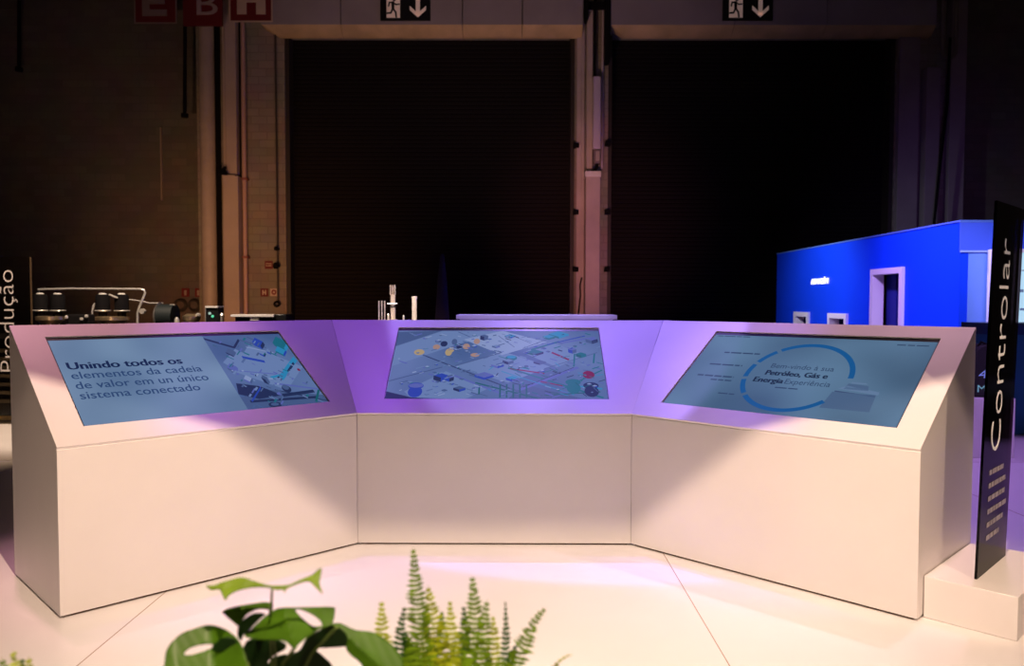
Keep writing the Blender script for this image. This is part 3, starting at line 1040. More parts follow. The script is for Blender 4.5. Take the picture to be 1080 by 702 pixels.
# ---- right display: ring diagram
m = MB()
quad_on(RQ, m, [(0.150, 0.131), (1.499, 0.131), (1.499, 0.858), (0.150, 0.858)], SN)
m.build('display', screen_mat('display_right', (0.050, 0.105, 0.185), (0.10, 0.19, 0.31)), RSCR)
RING = em('ring_blue', (0.004, 0.085, 0.26))
m = MB()
cu_, cv_, R0, R1 = 0.852, 0.478, 0.288, 0.318
GAPS = [(128, 133), (158, 163), (186, 191), (217, 222), (-40, 3)]
for k in range(0, 360):
    t = (k + 0.5) % 360
    tt = t if t < 300 else t - 360
    if any(g0 <= t <= g1 or g0 <= tt <= g1 for g0, g1 in GAPS):
        if m.f:
            m.build('ring_segment', RING, RSCR)
            m = MB()
        continue
    a0_, a1_ = math.radians(k), math.radians(k + 1)
    m.face([RQ(cu_ + R0 * math.cos(a0_), cv_ + R0 * math.sin(a0_), SN + 0.0012), RQ(cu_ + R1 * math.cos(a0_), cv_ + R1 * math.sin(a0_), SN + 0.0012),
            RQ(cu_ + R1 * math.cos(a1_), cv_ + R1 * math.sin(a1_), SN + 0.0012), RQ(cu_ + R0 * math.cos(a1_), cv_ + R0 * math.sin(a1_), SN + 0.0012)])
if m.f:
    m.build('ring_segment', RING, RSCR)
DT = em('right_text', (0.010, 0.022, 0.055))
DT2 = em('right_text_soft', (0.028, 0.058, 0.12))
text_mesh('text_line', 'Bem-vindo à sua', 0.062, FR(RQ, 0.662, 0.545), DT2, RSCR, width=0.375, extrude=0.0003)
text_mesh('text_line', 'Petróleo, Gás e', 0.064, FR(RQ, 0.658, 0.476), DT, RSCR, bold=0.0028, width=0.366, extrude=0.0003)
text_mesh('text_line', 'Energia', 0.064, FR(RQ, 0.612, 0.406), DT, RSCR, bold=0.0028, width=0.180, extrude=0.0003)
text_mesh('text_line', 'Experiência', 0.064, FR(RQ, 0.804, 0.406), DT2, RSCR, width=0.262, extrude=0.0003)
m = MB()


def dashes(u0, u1, v, hgt, seed, mi=0):
    r = random.Random(seed)
    u = u0
    while u < u1:
        wd = min(r.uniform(0.03, 0.08), u1 - u)
        quad_on(RQ, m, [(u, v), (u + wd, v), (u + wd, v + hgt), (u, v + hgt)], SN + 0.0010, mi, 0.0002)
        u += wd + 0.009
    m.build('caption', DT2, RSCR)
    m.__init__()


dashes(0.303, 0.545, 0.664, 0.013, 1)
dashes(0.262, 0.485, 0.538, 0.013, 2)
dashes(0.235, 0.483, 0.422, 0.014, 3)
dashes(0.344, 0.483, 0.388, 0.012, 4)
dashes(0.455, 0.560, 0.268, 0.010, 5)
dashes(0.772, 0.905, 0.362, 0.010, 6)
dashes(1.30, 1.47, 0.815, 0.010, 7)
dashes(0.17, 0.40, 0.84, 0.008, 8)
m = MB()
for pts, mi in (([(1.10, 0.37), (1.33, 0.37), (1.34, 0.23), (1.08, 0.23)], 0), ([(1.12, 0.40), (1.34, 0.37), (1.34, 0.395), (1.16, 0.43)], 1),
                ([(1.16, 0.45), (1.27, 0.44), (1.28, 0.40), (1.15, 0.40)], 0), ([(1.11, 0.372), (1.33, 0.352), (1.33, 0.362), (1.11, 0.382)], 2),
                ([(1.175, 0.465), (1.25, 0.462), (1.26, 0.452), (1.17, 0.452)], 1)):
    quad_on(RQ, m, pts, SN + 0.0009, mi, 0.0002)
m.build('building_icon', [em('icon_a', (0.062, 0.115, 0.22)), em('icon_b', (0.11, 0.185, 0.32)), em('icon_c', (0.04, 0.07, 0.16))], RSCR)

# ------------------------------------------------------------------ plinth and dark glass sign on the right
def glass_mat(name, tint):
    g = bpy.data.materials.new(name)
    g.use_nodes = True
    nt = g.node_tree
    nt.nodes.clear()
    out = nt.nodes.new('ShaderNodeOutputMaterial')
    mx = nt.nodes.new('ShaderNodeMixShader')
    tr = nt.nodes.new('ShaderNodeBsdfTransparent')
    tr.inputs[0].default_value = (*tint, 1)
    gl = nt.nodes.new('ShaderNodeBsdfGlossy')
    gl.inputs['Roughness'].default_value = 0.08
    gl.inputs['Color'].default_value = (0.5, 0.5, 0.5, 1)
    fr = nt.nodes.new('ShaderNodeFresnel')
    fr.inputs[0].default_value = 1.35
    nt.links.new(fr.outputs[0], mx.inputs[0])
    nt.links.new(tr.outputs[0], mx.inputs[1])
    nt.links.new(gl.outputs[0], mx.inputs[2])
    nt.links.new(mx.outputs[0], out.inputs['Surface'])
    return g


GLASS = glass_mat('smoked_glass', (0.30, 0.23, 0.25))
GLASS2 = glass_mat('lightly_smoked_glass', (0.93, 0.88, 0.80))

PH = 0.20
m = MB()
pb = [RP(L + 0.003, 0.076, 0.001), RP(L + 0.39, 0.076, 0.001), RP(L + 0.39, DP, 0.001), RP(L + 0.06, DP, 0.001), RP(L + 0.06, DP - 0.03, 0.001), RP(L + 0.003, DP - 0.03, 0.001)]
m.prism(pb, [Vector((p.x, p.y, PH)) for p in pb])
tag(m.build('sign_plinth', WHITE, bevel=0.003), 'low white plinth beside the right console carrying the dark glass sign', 'plinth')

s1 = RP(L + 0.19, 0.0, 0)
dirv = Vector((sa, ca, 0))
s1 = Vector((2.288, 3.695, PH))
nrm = Vector((ca, -sa, 0))
FACE_OUT = 0.0015
root = empty('glass_sign', s1 + dirv * 0.25, 'tall smoked glass sign with the word Controlar on the right plinth', 'sign')
SW, SH, TH = 0.50, 1.765, 0.012
m = MB()
lean = Vector((0.050, 0.0, 0))
b4 = [s1 - nrm * TH / 2, s1 + dirv * SW - nrm * TH / 2, s1 + dirv * SW + nrm * TH / 2, s1 + nrm * TH / 2]
b4 = [p + Vector((0, 0, 0.001)) for p in b4]
m.prism(b4, [p + Vector((0, 0, SH)) + lean for p in b4])
pane = m.build('glass_panel', GLASS, root)
# text runs upwards on the face that looks to the left and front
face_n = nrm
base = s1 + face_n * (TH / 2 + FACE_OUT)


def SF(w_, z_):
    return base + dirv * w_ + Vector((0, 0, z_)) + lean * (z_ / SH)


# reading direction: up; letters' top points to the left edge (front corner)
UPV = (Vector((0, 0, SH)) + lean).normalized()
M = frame(SF(0.268, 0.567), UPV, -dirv)
text_mesh('lettering', 'Controlar', 0.235, M, LETW, root, bold=-0.004, width=1.02, extrude=0.0006)
m = MB()
rr = random.Random(8)
m = MB()
for i, wd in enumerate((0.26, 0.31, 0.29, 0.33, 0.30, 0.22)):
    z = 0.475 - 0.063 * i
    u = 0.11
    e = 0.11 + wd
    while u < e - 0.01:
        k = min(rr.uniform(0.03, 0.075), e - u)
        m.prism([SF(u, z), SF(u + k, z), SF(u + k, z + 0.024), SF(u, z + 0.024)], [SF(u, z) + face_n * 0.0008, SF(u + k, z) + face_n * 0.0008, SF(u + k, z + 0.024) + face_n * 0.0008, SF(u, z + 0.024) + face_n * 0.0008])
        u += k + 0.012
    m.build('small_text', mat('small_text_grey', (0.42, 0.38, 0.40), 0.5), pane)
    m = MB()

# ------------------------------------------------------------------ left glass sign
LY = 9.6
lx1 = at(35, 400, LY).x
root = empty('glass_sign', (lx1 - 0.25, LY, 0.03), 'smoked glass sign with the word Produção behind the left console', 'sign')
m = MB()
m.box(lx1 - 0.5, lx1, LY, LY + 0.012, 0.035, 2.02)
m.build('glass_panel', GLASS2, root)
m = MB()
m.box(lx1 - 0.008, lx1 + 0.004, LY - 0.003, LY + 0.015, 0.035, 2.02)
m.build('edge_strip', mat('amber_edge', (0.06, 0.035, 0.015), 0.6), root)
p0 = at(16, 396, LY - 0.01)
text_mesh('lettering', 'Produção', 0.27, frame((p0.x, LY - 0.002, p0.z), (0, 0, 1), (-1, 0, 0)), mat('dim_lettering', (0.55, 0.50, 0.47), 0.5, emit=(1, 0.85, 0.8), es=0.06), root, bold=-0.004,
          width=(at(5, 289, LY).z - p0.z), extrude=0.0006)

# ------------------------------------------------------------------ exhibit table with machine models (behind the left console)
TY0, TY1 = 9.9, 11.6
TZ = 1.02
root = empty('exhibit_table', (-5.2, 10.7, 0), 'dark slatted exhibit table with a yellow base line behind the left console', 'table')
m = MB()
m.box(-8.6, -2.2, TY0, TY1, 0.06, TZ)
m.build('body', BLACKM, root)
for k in range(7):
    m = MB()
    z = 0.22 + k * 0.105
    m.box(-8.6, -2.2, TY0 - 0.03, TY0, z, z + 0.045)
    m.build('slat', mat('slat_olive', (0.12, 0.10, 0.06), 0.5), root)
m = MB()
m.box(-8.62, -2.18, TY0 - 0.02, TY1, 0.001, 0.055)
m.build('yellow_base', mat('yellow_strip', (0.70, 0.45, 0.05), 0.4), root)


def T_(px, py=338):
    return at(px, py, 10.4)


def valve_pair(pxs, discx, discw, lab, capy=312):
    c = T_(sum(pxs) / 2)
    root = empty('pump_model', (c.x, 10.4, TZ), lab, 'machine', 'pump models on the exhibit table')
    for px in pxs:
        p = at(px, capy, 10.4)
        r = 0.088
        mb = MB().lathe((p.x, 10.4, 0), [(r * 0.6, at(px, 337, 10.4).z), (r * 0.6, at(px, 331, 10.4).z), (r, at(px, 330, 10.4).z), (r, p.z - 0.03), (r * 0.85, p.z)], 20)
        o = mb.build('cylinder', BLACKM, root, smooth=True)
        MB().lathe((p.x, 10.4, 0), [(r * 0.55, p.z), (r * 0.55, p.z + 0.012), (r * 0.3, p.z + 0.02)], 16).build('cap', mat('highlight_cap', (0.95, 0.9, 0.85), 0.3), o, smooth=True)  # white cap; its bright colour also carries the highlight on the cylinder top
        MB().ring((p.x, 10.4, at(px, 329, 10.4).z), r + 0.004, 0.008, 'z').build('collar', CHROME, o, smooth=True)
    p = at(discx, 336.5, 10.4)
    rw = (at(discx + discw, 336, 10.4).x - p.x)
    MB().lathe((p.x, 10.4, 0), [(rw * 0.5, TZ), (rw * 0.6, p.z - 0.08), (rw, p.z - 0.03), (rw, p.z + 0.01), (rw * 0.8, p.z + 0.02)], 28).build('flange', BRASS, root, smooth=True)
    return root


valve_pair((42, 60.5), 53, 14, 'twin black cylinder model on a brass flange, left of two')
valve_pair((108, 128), 118, 17, 'twin black cylinder model on a brass flange, right of two')
# piping frame
root = empty('pipe_frame_model', (T_(100).x, 10.5, TZ), 'shiny bent pipe running above the black cylinder models', 'pipe')
m = MB()
m.tube([at(40, 307, 10.6), at(75, 306, 10.6), at(148, 306.2, 10.5), at(151.5, 307, 10.5), at(153, 310, 10.5), at(147, 325, 10.5), at(145, 331, 10.5), at(145, 341, 10.5), (at(145, 341, 10.5).x, 10.5, TZ)], 0.015, 12)
m.build('main_pipe', CHROME, root, smooth=True)
m = MB()
m.tube([at(134, 317, 10.7), at(150, 319, 10.7), at(158, 321, 10.7), at(172, 321, 10.7)], 0.010, 10)
m.build('branch_pipe', CHROME, root, smooth=True)
m = MB()
p = at(150, 329.5, 10.42)
m.tube([(p.x, 10.40, p.z), (p.x, 10.46, p.z)], 0.035, 16)
m.build('gauge', CHROME, root, smooth=True)
m = MB()
m.tube([at(97.5, 338, 10.4), at(97, 330, 10.4), at(98.5, 324, 10.4), at(100, 321, 10.4)], [0.012, 0.012, 0.016, 0.01], 10)
m.build('hook_pipe', CHROME, root, smooth=True)
m = MB()
m.tube([at(40, 307, 10.6), (at(40, 307, 10.6).x, 10.6, TZ)], 0.016, 10)
m.build('support_pipe', BLACK, root, smooth=True)
m = MB()
m.tube([at(115, 312, 10.3), at(120, 314, 10.3), at(124, 315.5, 10.3)], 0.012, 8)
m.build('sensor_rod', CHROME, root, smooth=True)
# low black machine between
root = empty('valve_block_model', (T_(80).x, 10.1, TZ), 'low black valve block between the two cylinder models', 'machine')
m = MB()
m.box(at(71, 330, 10.05).x, at(94, 330, 10.05).x, 10.02, 10.2, TZ, at(80, 333, 10.05).z)
m.build('block', BLACKM, root, bevel=0.02)
for px, py in ((70, 336), (86, 338), (91, 335)):
    p = at(px, py, 10.0)
    MB().lathe((p.x, 10.0, p.z - 0.02), [(0.012, 0), (0.022, 0.01), (0.022, 0.03), (0.010, 0.04)], 14).build('knob', CHROME, root, smooth=True)
# black drum with a pale end plate
root = empty('drum_model', (T_(174).x, 10.4, TZ), 'dark horizontal drum with a pale curved end plate', 'machine')
a_, b_ = at(167, 330, 10.4), at(183, 330, 10.4)
m = MB()
zt = at(170, 322, 10.4).z
m.tube([(a_.x, 10.45, zt - 0.16), (b_.x, 10.45, zt - 0.16)], 0.16, 24)
m.build('drum', mat('dark_teal_metal', (0.006, 0.012, 0.014), 0.6), root, smooth=True)
m = MB()
m.tube([(a_.x - 0.03, 10.45, zt - 0.16), (a_.x, 10.45, zt - 0.16)], [0.15, 0.185], 24)
m.build('end_plate', STEEL, root, smooth=True)
m = MB()
p = at(177, 323.5, 10.28)
m.box(p.x - 0.03, p.x + 0.03, 10.40, 10.44, p.z, p.z + 0.02)
m.build('nameplate', CHROME, root)
m = MB()
m.box(a_.x, b_.x, 10.35, 10.55, TZ, zt - 0.25)
m.build('cradle', BLACKM, root)
# brass coupling
root = empty('coupling_model', (T_(203).x, 10.4, TZ), 'small brass coupling between the drum and the cube shaped instrument', 'machine')
p = at(202, 336, 10.4)
MB().lathe((p.x, 10.4, 0), [(0.06, TZ), (0.09, p.z - 0.06), (0.11, p.z - 0.02), (0.11, p.z + 0.02), (0.06, p.z + 0.05)], 20).build('housing', BRASS, root, smooth=True)
p = at(209, 334, 10.36)
MB().lathe((p.x, 10.36, p.z - 0.02), [(0.01, 0), (0.035, 0.015), (0.035, 0.04), (0.01, 0.055)], 14).build('nut', CHROME, root, smooth=True)
p = at(186.5, 336.5, 10.15)
o = MB().lathe((p.x, 10.15, TZ), [(0.03, 0), (0.03, p.z - TZ - 0.02), (0.015, p.z - TZ + 0.01)], 14).build('valve_stub', CHROME, smooth=True)
tag(o, 'tiny shiny stub right beside the dark drum', 'machine')
# instrument box with green light
root = empty('instrument_box', (T_(223).x, 10.3, TZ), 'black cube instrument with pale top edge and green light', 'machine')
a_, b_ = at(217, 337, 10.3), at(230, 325.5, 10.3)
m = MB()
m.box(a_.x, b_.x, 10.3, 10.5, TZ, b_.z)
m.build('case', BLACK, root, bevel=0.006)
m = MB()
m.box(a_.x, b_.x, 10.28, 10.5, b_.z, b_.z + 0.022)
m.build('top_plate', WHITE, root)
m = MB()
m.box(a_.x - 0.005, a_.x + 0.006, 10.285, 10.3, TZ, b_.z)
m.build('edge_trim', STEEL, root)
for px, py, c, s in ((224, 334.5, (0.1, 0.9, 0.5), 0.6), (221, 331.5, (0.7, 0.75, 0.8), 0.4)):
    p = at(px, py, 10.29)
    m = MB()
    m.tube([(p.x, 10.29, p.z), (p.x, 10.302, p.z)], 0.018, 12)
    m.build('indicator_light', mat('ind_%d' % px, (0.1, 0.3, 0.2), 0.4, emit=c, es=s), root)
p = at(232.5, 333.5, 10.3)
o = MB().lathe((p.x, 10.35, TZ), [(0.02, 0), (0.02, p.z - TZ - 0.02), (0.03, p.z - TZ), (0.012, p.z - TZ + 0.03)], 14).build('valve_stub', CHROME, smooth=True)
tag(o, 'tiny shiny stub right of the green lit instrument box', 'machine')
# flat tray model
root = empty('tray_model', (T_(270).x, 10.3, TZ), 'flat tray with a pale rim standing right of the other models', 'tray')
a_, b_ = at(246, 338, 10.3), at(291, 332.5, 10.3)
m = MB()
m.box(a_.x, b_.x, 10.2, 10.6, b_.z - 0.03, b_.z)
m.build('rim', WHITE, root, bevel=0.004)
m = MB()
m.box(a_.x + 0.04, b_.x - 0.04, 10.26, 10.56, TZ, b_.z - 0.03)
m.build('base', BLACKM, root)
a2, b2 = at(263, 339, 10.2), at(272, 335.5, 10.2)
m = MB()
m.box(a2.x, b2.x, 10.22, 10.26, a2.z, b2.z)
m.build('white_block', mat('bright_white', (0.9, 0.88, 0.85), 0.4), root, bevel=0.004)
m = MB()
a2, b2 = at(290, 338, 10.3), at(303, 332, 10.3)
m.box(a2.x, b2.x, 10.25, 10.6, TZ, b2.z)
m.build('black_unit', BLACK, root, bevel=0.01)

# ------------------------------------------------------------------ lab models behind the centre
root = empty('display_stand', (-0.95, 7.8, 0), 'black display stand hidden behind the middle console, carrying lab tubes', 'table')
m = MB()
m.box(-1.5, -0.5, 7.45, 8.2, 1.24, 1.285)
m.build('top', BLACKM, root)
for x in (-1.42, -0.58):
    m = MB()
    m.box(x - 0.04, x + 0.04, 7.55, 8.1, 0.001, 1.24)
    m.build('leg', BLACKM, root)
ZS = 1.285
CG = mat('clear_tube', (0.55, 0.45, 0.42), 0.15, alpha=0.35)
TW = mat('tube_white', (0.92, 0.86, 0.80), 0.4)
root = empty('test_tube_rack', (at(402.7, 330, 7.6).x, 7.6, ZS), 'three thin clear upright rods left of the tall white tube', 'rack')
for px in (399.5, 402.5, 405.6):
    p = at(px, 317.5, 7.6)
    MB().tube([(p.x, 7.6, ZS), (p.x, 7.6, p.z)], 0.006, 10).build('rod', CHROME, root, smooth=True)
p = at(402.6, 337, 7.6)
MB().lathe((p.x, 7.6, ZS), [(0.055, 0), (0.055, 0.03), (0.04, 0.035)], 20).build('base', STEEL, root, smooth=True)
root = empty('sample_column', (at(414.4, 330, 7.6).x, 7.6, ZS), 'tallest white tube with clear top and a crossbar', 'tube')
cx = at(414.4, 330, 7.6).x
MB().lathe((cx, 7.6, ZS), [(0.023, 0.02), (0.023, at(414, 311, 7.6).z - ZS)], 20).build('white_tube', TW, root, smooth=True)
MB().lathe((cx, 7.6, ZS), [(0.026, 0.02), (0.026, at(414, 301, 7.6).z - ZS)], 20).build('clear_sleeve', CG, root, smooth=True)
for dx in (-0.024, 0.024):
    MB().tube([(cx + dx, 7.585, at(414, 311, 7.6).z), (cx + dx, 7.585, at(414, 300.8, 7.6).z)], 0.004, 8).build('rod', CHROME, root, smooth=True)
z = at(414, 320.5, 7.6).z
MB().tube([(cx - 0.05, 7.57, z), (cx + 0.05, 7.57, z)], 0.006, 8).build('crossbar', CHROME, root, smooth=True)
MB().lathe((cx, 7.6, at(414, 324.5, 7.6).z), [(0.027, 0), (0.027, 0.012)], 20).build('band', BLACK, root, smooth=True)
MB().lathe((cx, 7.6, ZS), [(0.06, 0), (0.06, 0.03), (0.03, 0.04)], 20).build('base', STEEL, root, smooth=True)
for px, py in ((408.6, 332.5), (424.8, 334)):
    p = at(px, py, 7.55)
    o = MB().lathe((p.x, 7.6, ZS), [(0.010, 0), (0.010, p.z - ZS), (0.005, p.z - ZS + 0.012)], 12).build('small_peg', CHROME, smooth=True)
    tag(o, 'tiny shiny peg %s of the tallest white tube' % ('left' if px < 414 else 'right'), 'peg')
root = empty('white_cylinder', (at(437, 330, 7.6).x, 7.6, ZS), 'plain white upright cylinder, rightmost of the lab tubes', 'tube')
cx = at(437, 330, 7.6).x
MB().lathe((cx, 7.6, ZS), [(0.024, 0), (0.024, at(437, 315, 7.6).z - ZS)], 24).build('tube', TW, root, smooth=True)
MB().lathe((cx, 7.6, at(437, 315, 7.6).z), [(0.028, 0), (0.028, 0.018), (0.024, 0.022)], 24).build('cap', TW, root, smooth=True)

# white counter behind the middle console
root = empty('white_counter', (0.32, 7.2, 0), 'white counter whose top shows just above the middle console', 'counter')
m = MB()
m.box(-0.36, 0.99, 7.02, 7.38, 0.001, 1.34)
m.build('body', WHITE, root)
m = MB()
m.box(-0.39, 1.026, 7.0, 7.4, 1.34, 1.378)
m.build('top', WHITE, root, bevel=0.003)
# thin dark blue banner pole
p = at(466, 268, 12)
root = empty('banner_stand', (p.x, 12, 0), 'slim dark blue upright shape in front of the left shutter', 'banner')
NB = mat('navy_cloth', (0.03, 0.02, 0.09), 0.8)
MB().lathe((p.x, 12, 0), [(0.10, 0.5), (0.11, 1.2), (0.07, 1.8), (0.03, p.z - 0.02), (0.012, p.z)], 14).build('cloth', NB, root, smooth=True)
MB().lathe((p.x, 12, 0), [(0.02, 0.02), (0.02, 0.52)], 12).build('pole', STEEL, root, smooth=True)
MB().lathe((p.x, 12, 0), [(0.22, 0.0005), (0.22, 0.03), (0.05, 0.05)], 20).build('base', BLACKM, root, smooth=True)

# ------------------------------------------------------------------ blue pavilion on the right
HX, HY0, HY1, HZ = 6.41, 11.3, 19.15, 2.648
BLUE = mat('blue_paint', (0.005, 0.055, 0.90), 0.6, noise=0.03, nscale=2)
LILAC = mat('white_frame_paint', (0.85, 0.68, 0.84), 0.5)
BLUE.node_tree.nodes['Principled BSDF'].inputs['Specular IOR Level'].default_value = 0.1


def cells(m, x0, x1, ys, zs, holes):
    for i in range(len(ys) - 1):
        for j in range(len(zs) - 1):
            yc, zc = (ys[i] + ys[i + 1]) / 2, (zs[j] + zs[j + 1]) / 2
            if any(h[0] < yc < h[1] and h[2] < zc < h[3] for h in holes):
                continue
            m.box(x0, x1, ys[i], ys[i + 1], zs[j], zs[j + 1])


root = empty('pavilion', (HX + 2, 14, 0), 'long blue exhibition pavilion with framed openings at the right', 'building')
holes = [(12.96, 13.94, 0.0, 1.98), (15.10, 15.82, 0.85, 1.19), (17.05, 17.75, 0.85, 1.19)]
m = MB()
ys = sorted({HY0, HY1} | {h[0] for h in holes} | {h[1] for h in holes})
zs = sorted({0.002, HZ} | {h[2] for h in holes if h[2] > 0} | {h[3] for h in holes})
cells(m, HX, HX + 0.12, ys, zs, holes)
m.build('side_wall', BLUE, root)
m = MB()
m.box(HX + 0.12, 11.5, HY0, HY0 + 0.12, 0.002, HZ)
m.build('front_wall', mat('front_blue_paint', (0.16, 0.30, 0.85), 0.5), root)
m = MB()
m.box(HX + 0.13, 11.5, HY1 - 0.12, HY1, 0.002, HZ)
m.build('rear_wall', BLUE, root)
m = MB()
m.box(HX + 1.6, HX + 1.7, HY0 + 0.12, HY1 - 0.12, 0.002, HZ - 0.02)
m.build('inner_wall', BLACKM, root)  # black colour stands in for the unlit interior behind the openings
m = MB()
m.box(HX + 0.12, 11.5, HY0 + 0.12, HY1 - 0.12, HZ - 0.10, HZ - 0.06)
m.build('roof', BLACKM, root)
m = MB()
m.box(HX - 0.02, 11.5, HY0 - 0.02, HY0, HZ - 0.03, HZ + 0.004)
m.box(HX - 0.02, HX, HY0, HY1, HZ - 0.02, HZ + 0.004)
m.build('cornice', mat('cornice_blue', (0.10, 0.18, 0.6), 0.5), root)
m = MB()
m.box(HX, 11.5, HY0 - 0.03, HY0, 2.20, 2.225)
m.build('fascia_line', mat('fascia_pale', (0.35, 0.45, 0.85), 0.5), root)
m = MB()
m.box(HX - 0.012, 11.5, HY0 - 0.012, HY0, 2.225, HZ - 0.03)
m.build('fascia', mat('fascia_blue_paint', (0.06, 0.12, 0.75), 0.5), root)
for (y0, y1, z0, z1), n in zip(holes, ('door_frame', 'window_frame', 'window_frame')):
    m = MB()
    t = 0.085
    x0, x1 = HX - 0.05, HX + 0.15
    m.box(x0, x1, y0 - t, y0 + 0.012, max(z0 - t, 0.002), z1 + t)
    m.box(x0, x1, y1 - 0.012, y1 + t, max(z0 - t, 0.002), z1 + t)
    m.box(x0, x1, y0 + 0.012, y1 - 0.012, z1 - 0.012, z1 + t)
    if z0 > 0:
        m.box(x0, x1, y0, y1, z0 - t, z0)
    m.build(n, LILAC, root)
m = MB()
m.box(HX + 0.25, HX + 0.30, 13.68, 14.04, 0.002, 1.975)
m.build('curtain', mat('curtain_blue', (0.006, 0.008, 0.22), 0.8), root)
for y0, y1 in ((15.1, 15.82), (17.05, 17.75)):
    m = MB()
    m.box(HX + 0.40, HX + 0.45, y0 - 0.02, y1 + 0.35, 0.7, 1.4)
    m.build('window_backing', mat('window_pinkish', (0.45, 0.25, 0.32), 0.6), root)
M = frame((HX - 0.02, 16.86, 1.862), (0, -1, 0), (0, 0, 1))
text_mesh('lettering', 'ARMAZÉM', 0.165, M, mat('logo_white', (0.9, 0.9, 0.95), 0.5, emit=(1, 0.97, 1), es=0.5), root, bold=0.003, width=0.90, extrude=0.012)

# display wall box in front of the pavilion
DX0, DY0 = 6.78, 11.06
root = empty('display_wall', (8.2, 11.2, 0), 'white framed display wall with a pale lit screen beside the pavilion corner', 'display')
m = MB()
zt = 2.235
m.box(DX0, DX0 + 0.26, DY0, HY0 - 0.035, 0.002, zt)
m.box(DX0 + 0.26, 10.8, DY0, HY0 - 0.035, zt - 0.05, zt)
m.box(DX0 + 0.26, 10.8, DY0, HY0 - 0.035, 0.002, 1.22)
m.box(10.8, 11.0, DY0, HY0 - 0.035, 0.002, zt)
m.build('frame', mat('frame_pink', (0.85, 0.74, 0.80), 0.5), root)
m = MB()
m.box(DX0 + 0.26, 10.8, DY0 + 0.05, DY0 + 0.10, 1.22, zt - 0.05)
o = m.build('screen', mat('pale_screen', (0.1, 0.1, 0.1), 0.4, emit=(0.42, 0.66, 0.85), es=1.0), root)
m = MB()
for px, py, w_, h_ in ((1077, 304.5, 0.05, 0.04), (1079.5, 324, 0.11, 0.03), (1078.5, 283, 0.10, 0.012)):
    p = at(px, py, DY0 + 0.05)
    m.box(p.x - w_ / 2, p.x + w_ / 2, DY0 + 0.04, DY0 + 0.05, p.z - h_ / 2, p.z + h_ / 2)
m.build('screen_marks', mat('screen_mark', (0.1, 0.1, 0.1), 0.4, emit=(0.05, 0.09, 0.25), es=1), o)

# blue counter
CY = 9.0
root = empty('blue_counter', (7.5, CY + 0.3, 0), 'teal blue counter with a darker top band behind the glass sign', 'counter')
zt = at(1060, 339, CY).z
zb = at(1060, 351, CY).z
m = MB()
m.box(5.55, 10, CY, CY + 0.6, 0.001, zb)
m.build('front', mat('teal_blue_paint', (0.03, 0.20, 0.48), 0.5, noise=0.2, nscale=0.9), root)
m = MB()
m.box(5.50, 10, CY - 0.02, CY + 0.6, zb, zt)
m.build('top_band', mat('navy_band', (0.02, 0.06, 0.22), 0.5), root)

# black stand with blue and green marks between console and sign
BY = 7.7
a_, b_ = at(1024, 417, BY), at(1046, 361, BY)
root = empty('backpack', (5.0, BY + 0.2, 0.6), 'black bag with pale blue and green marks, seen between console and glass sign', 'bag')
m = MB()
n = 10
prof = []
w0, w1, z0, z1 = at(1027.5, 400, BY).x, at(1050, 400, BY).x, a_.z, b_.z
for k in range(n + 1):
    t = math.pi * k / n
    prof.append(((w0 + w1) / 2 - (w1 - w0) / 2 * math.cos(t), z1 - 0.12 + 0.12 * math.sin(t)))
bot = [(w0, z0), (w1, z0)] + prof[::-1]
m.prism([(x, BY, z) for x, z in bot], [(x, BY + 0.22, z) for x, z in bot])
bag = m.build('body', mat('black_fabric', (0.012, 0.012, 0.014), 0.8, bump=0.4, nscale=60), root, bevel=0.02)
m = MB()
m.tube([(w0 + 0.04, BY + 0.05, z1 - 0.06), (w0 + 0.07, BY + 0.02, z1 + 0.02), (w0 + 0.14, BY + 0.03, z1 - 0.01)], 0.014, 8)
m.build('strap', BLACKM, root, smooth=True)
p = at(1031.5, 397.5, BY)
text_mesh('emblem', '4', 0.12, frame((p.x, BY - 0.002, p.z), (1, 0, 0.12), (0.1, 0, 1)), mat('mark_blue', (0.35, 0.5, 0.85), 0.5, emit=(0.2, 0.35, 0.8), es=0.3), root, width=0.085)
p = at(1030, 411.5, BY)
text_mesh('emblem', 'M', 0.10, frame((p.x, BY - 0.002, p.z), (1, 0, 0), (0, 0, 1)), mat('mark_green', (0.3, 0.7, 0.6), 0.5, emit=(0.15, 0.5, 0.4), es=0.3), root, width=0.08)
m = MB()
m.box(w0 - 0.30, w1 + 0.15, BY - 0.08, BY + 0.5, 0.001, z0 - 0.002)
tag(m.build('low_white_box', WHITE, bevel=0.004), 'low white box under the black bag behind the right console', 'box')

# ------------------------------------------------------------------ plants in the foreground
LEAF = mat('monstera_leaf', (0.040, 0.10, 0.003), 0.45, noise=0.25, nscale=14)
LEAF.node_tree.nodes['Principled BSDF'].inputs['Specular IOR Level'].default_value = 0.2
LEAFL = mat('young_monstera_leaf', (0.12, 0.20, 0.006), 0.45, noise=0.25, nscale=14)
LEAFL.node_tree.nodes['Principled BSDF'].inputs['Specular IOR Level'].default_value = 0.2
LEAFD = mat('shaded_monstera_leaf', (0.008, 0.032, 0.004), 0.5, noise=0.25, nscale=14)  # leaf green with shade darkened in, for leaves behind and folds
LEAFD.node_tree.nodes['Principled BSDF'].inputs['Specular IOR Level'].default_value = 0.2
STEM = mat('green_stem', (0.10, 0.16, 0.03), 0.5)
FERN = mat('fern_green', (0.13, 0.24, 0.006), 0.5, noise=0.3, nscale=40)
FERN.node_tree.nodes['Principled BSDF'].inputs['Specular IOR Level'].default_value = 0.2
FERNL = mat('fern_light', (0.34, 0.42, 0.015), 0.5, noise=0.3, nscale=40)
FERNL.node_tree.nodes['Principled BSDF'].inputs['Specular IOR Level'].default_value = 0.2
FERND = mat('fern_dark', (0.03, 0.09, 0.01), 0.5, noise=0.3, nscale=40)
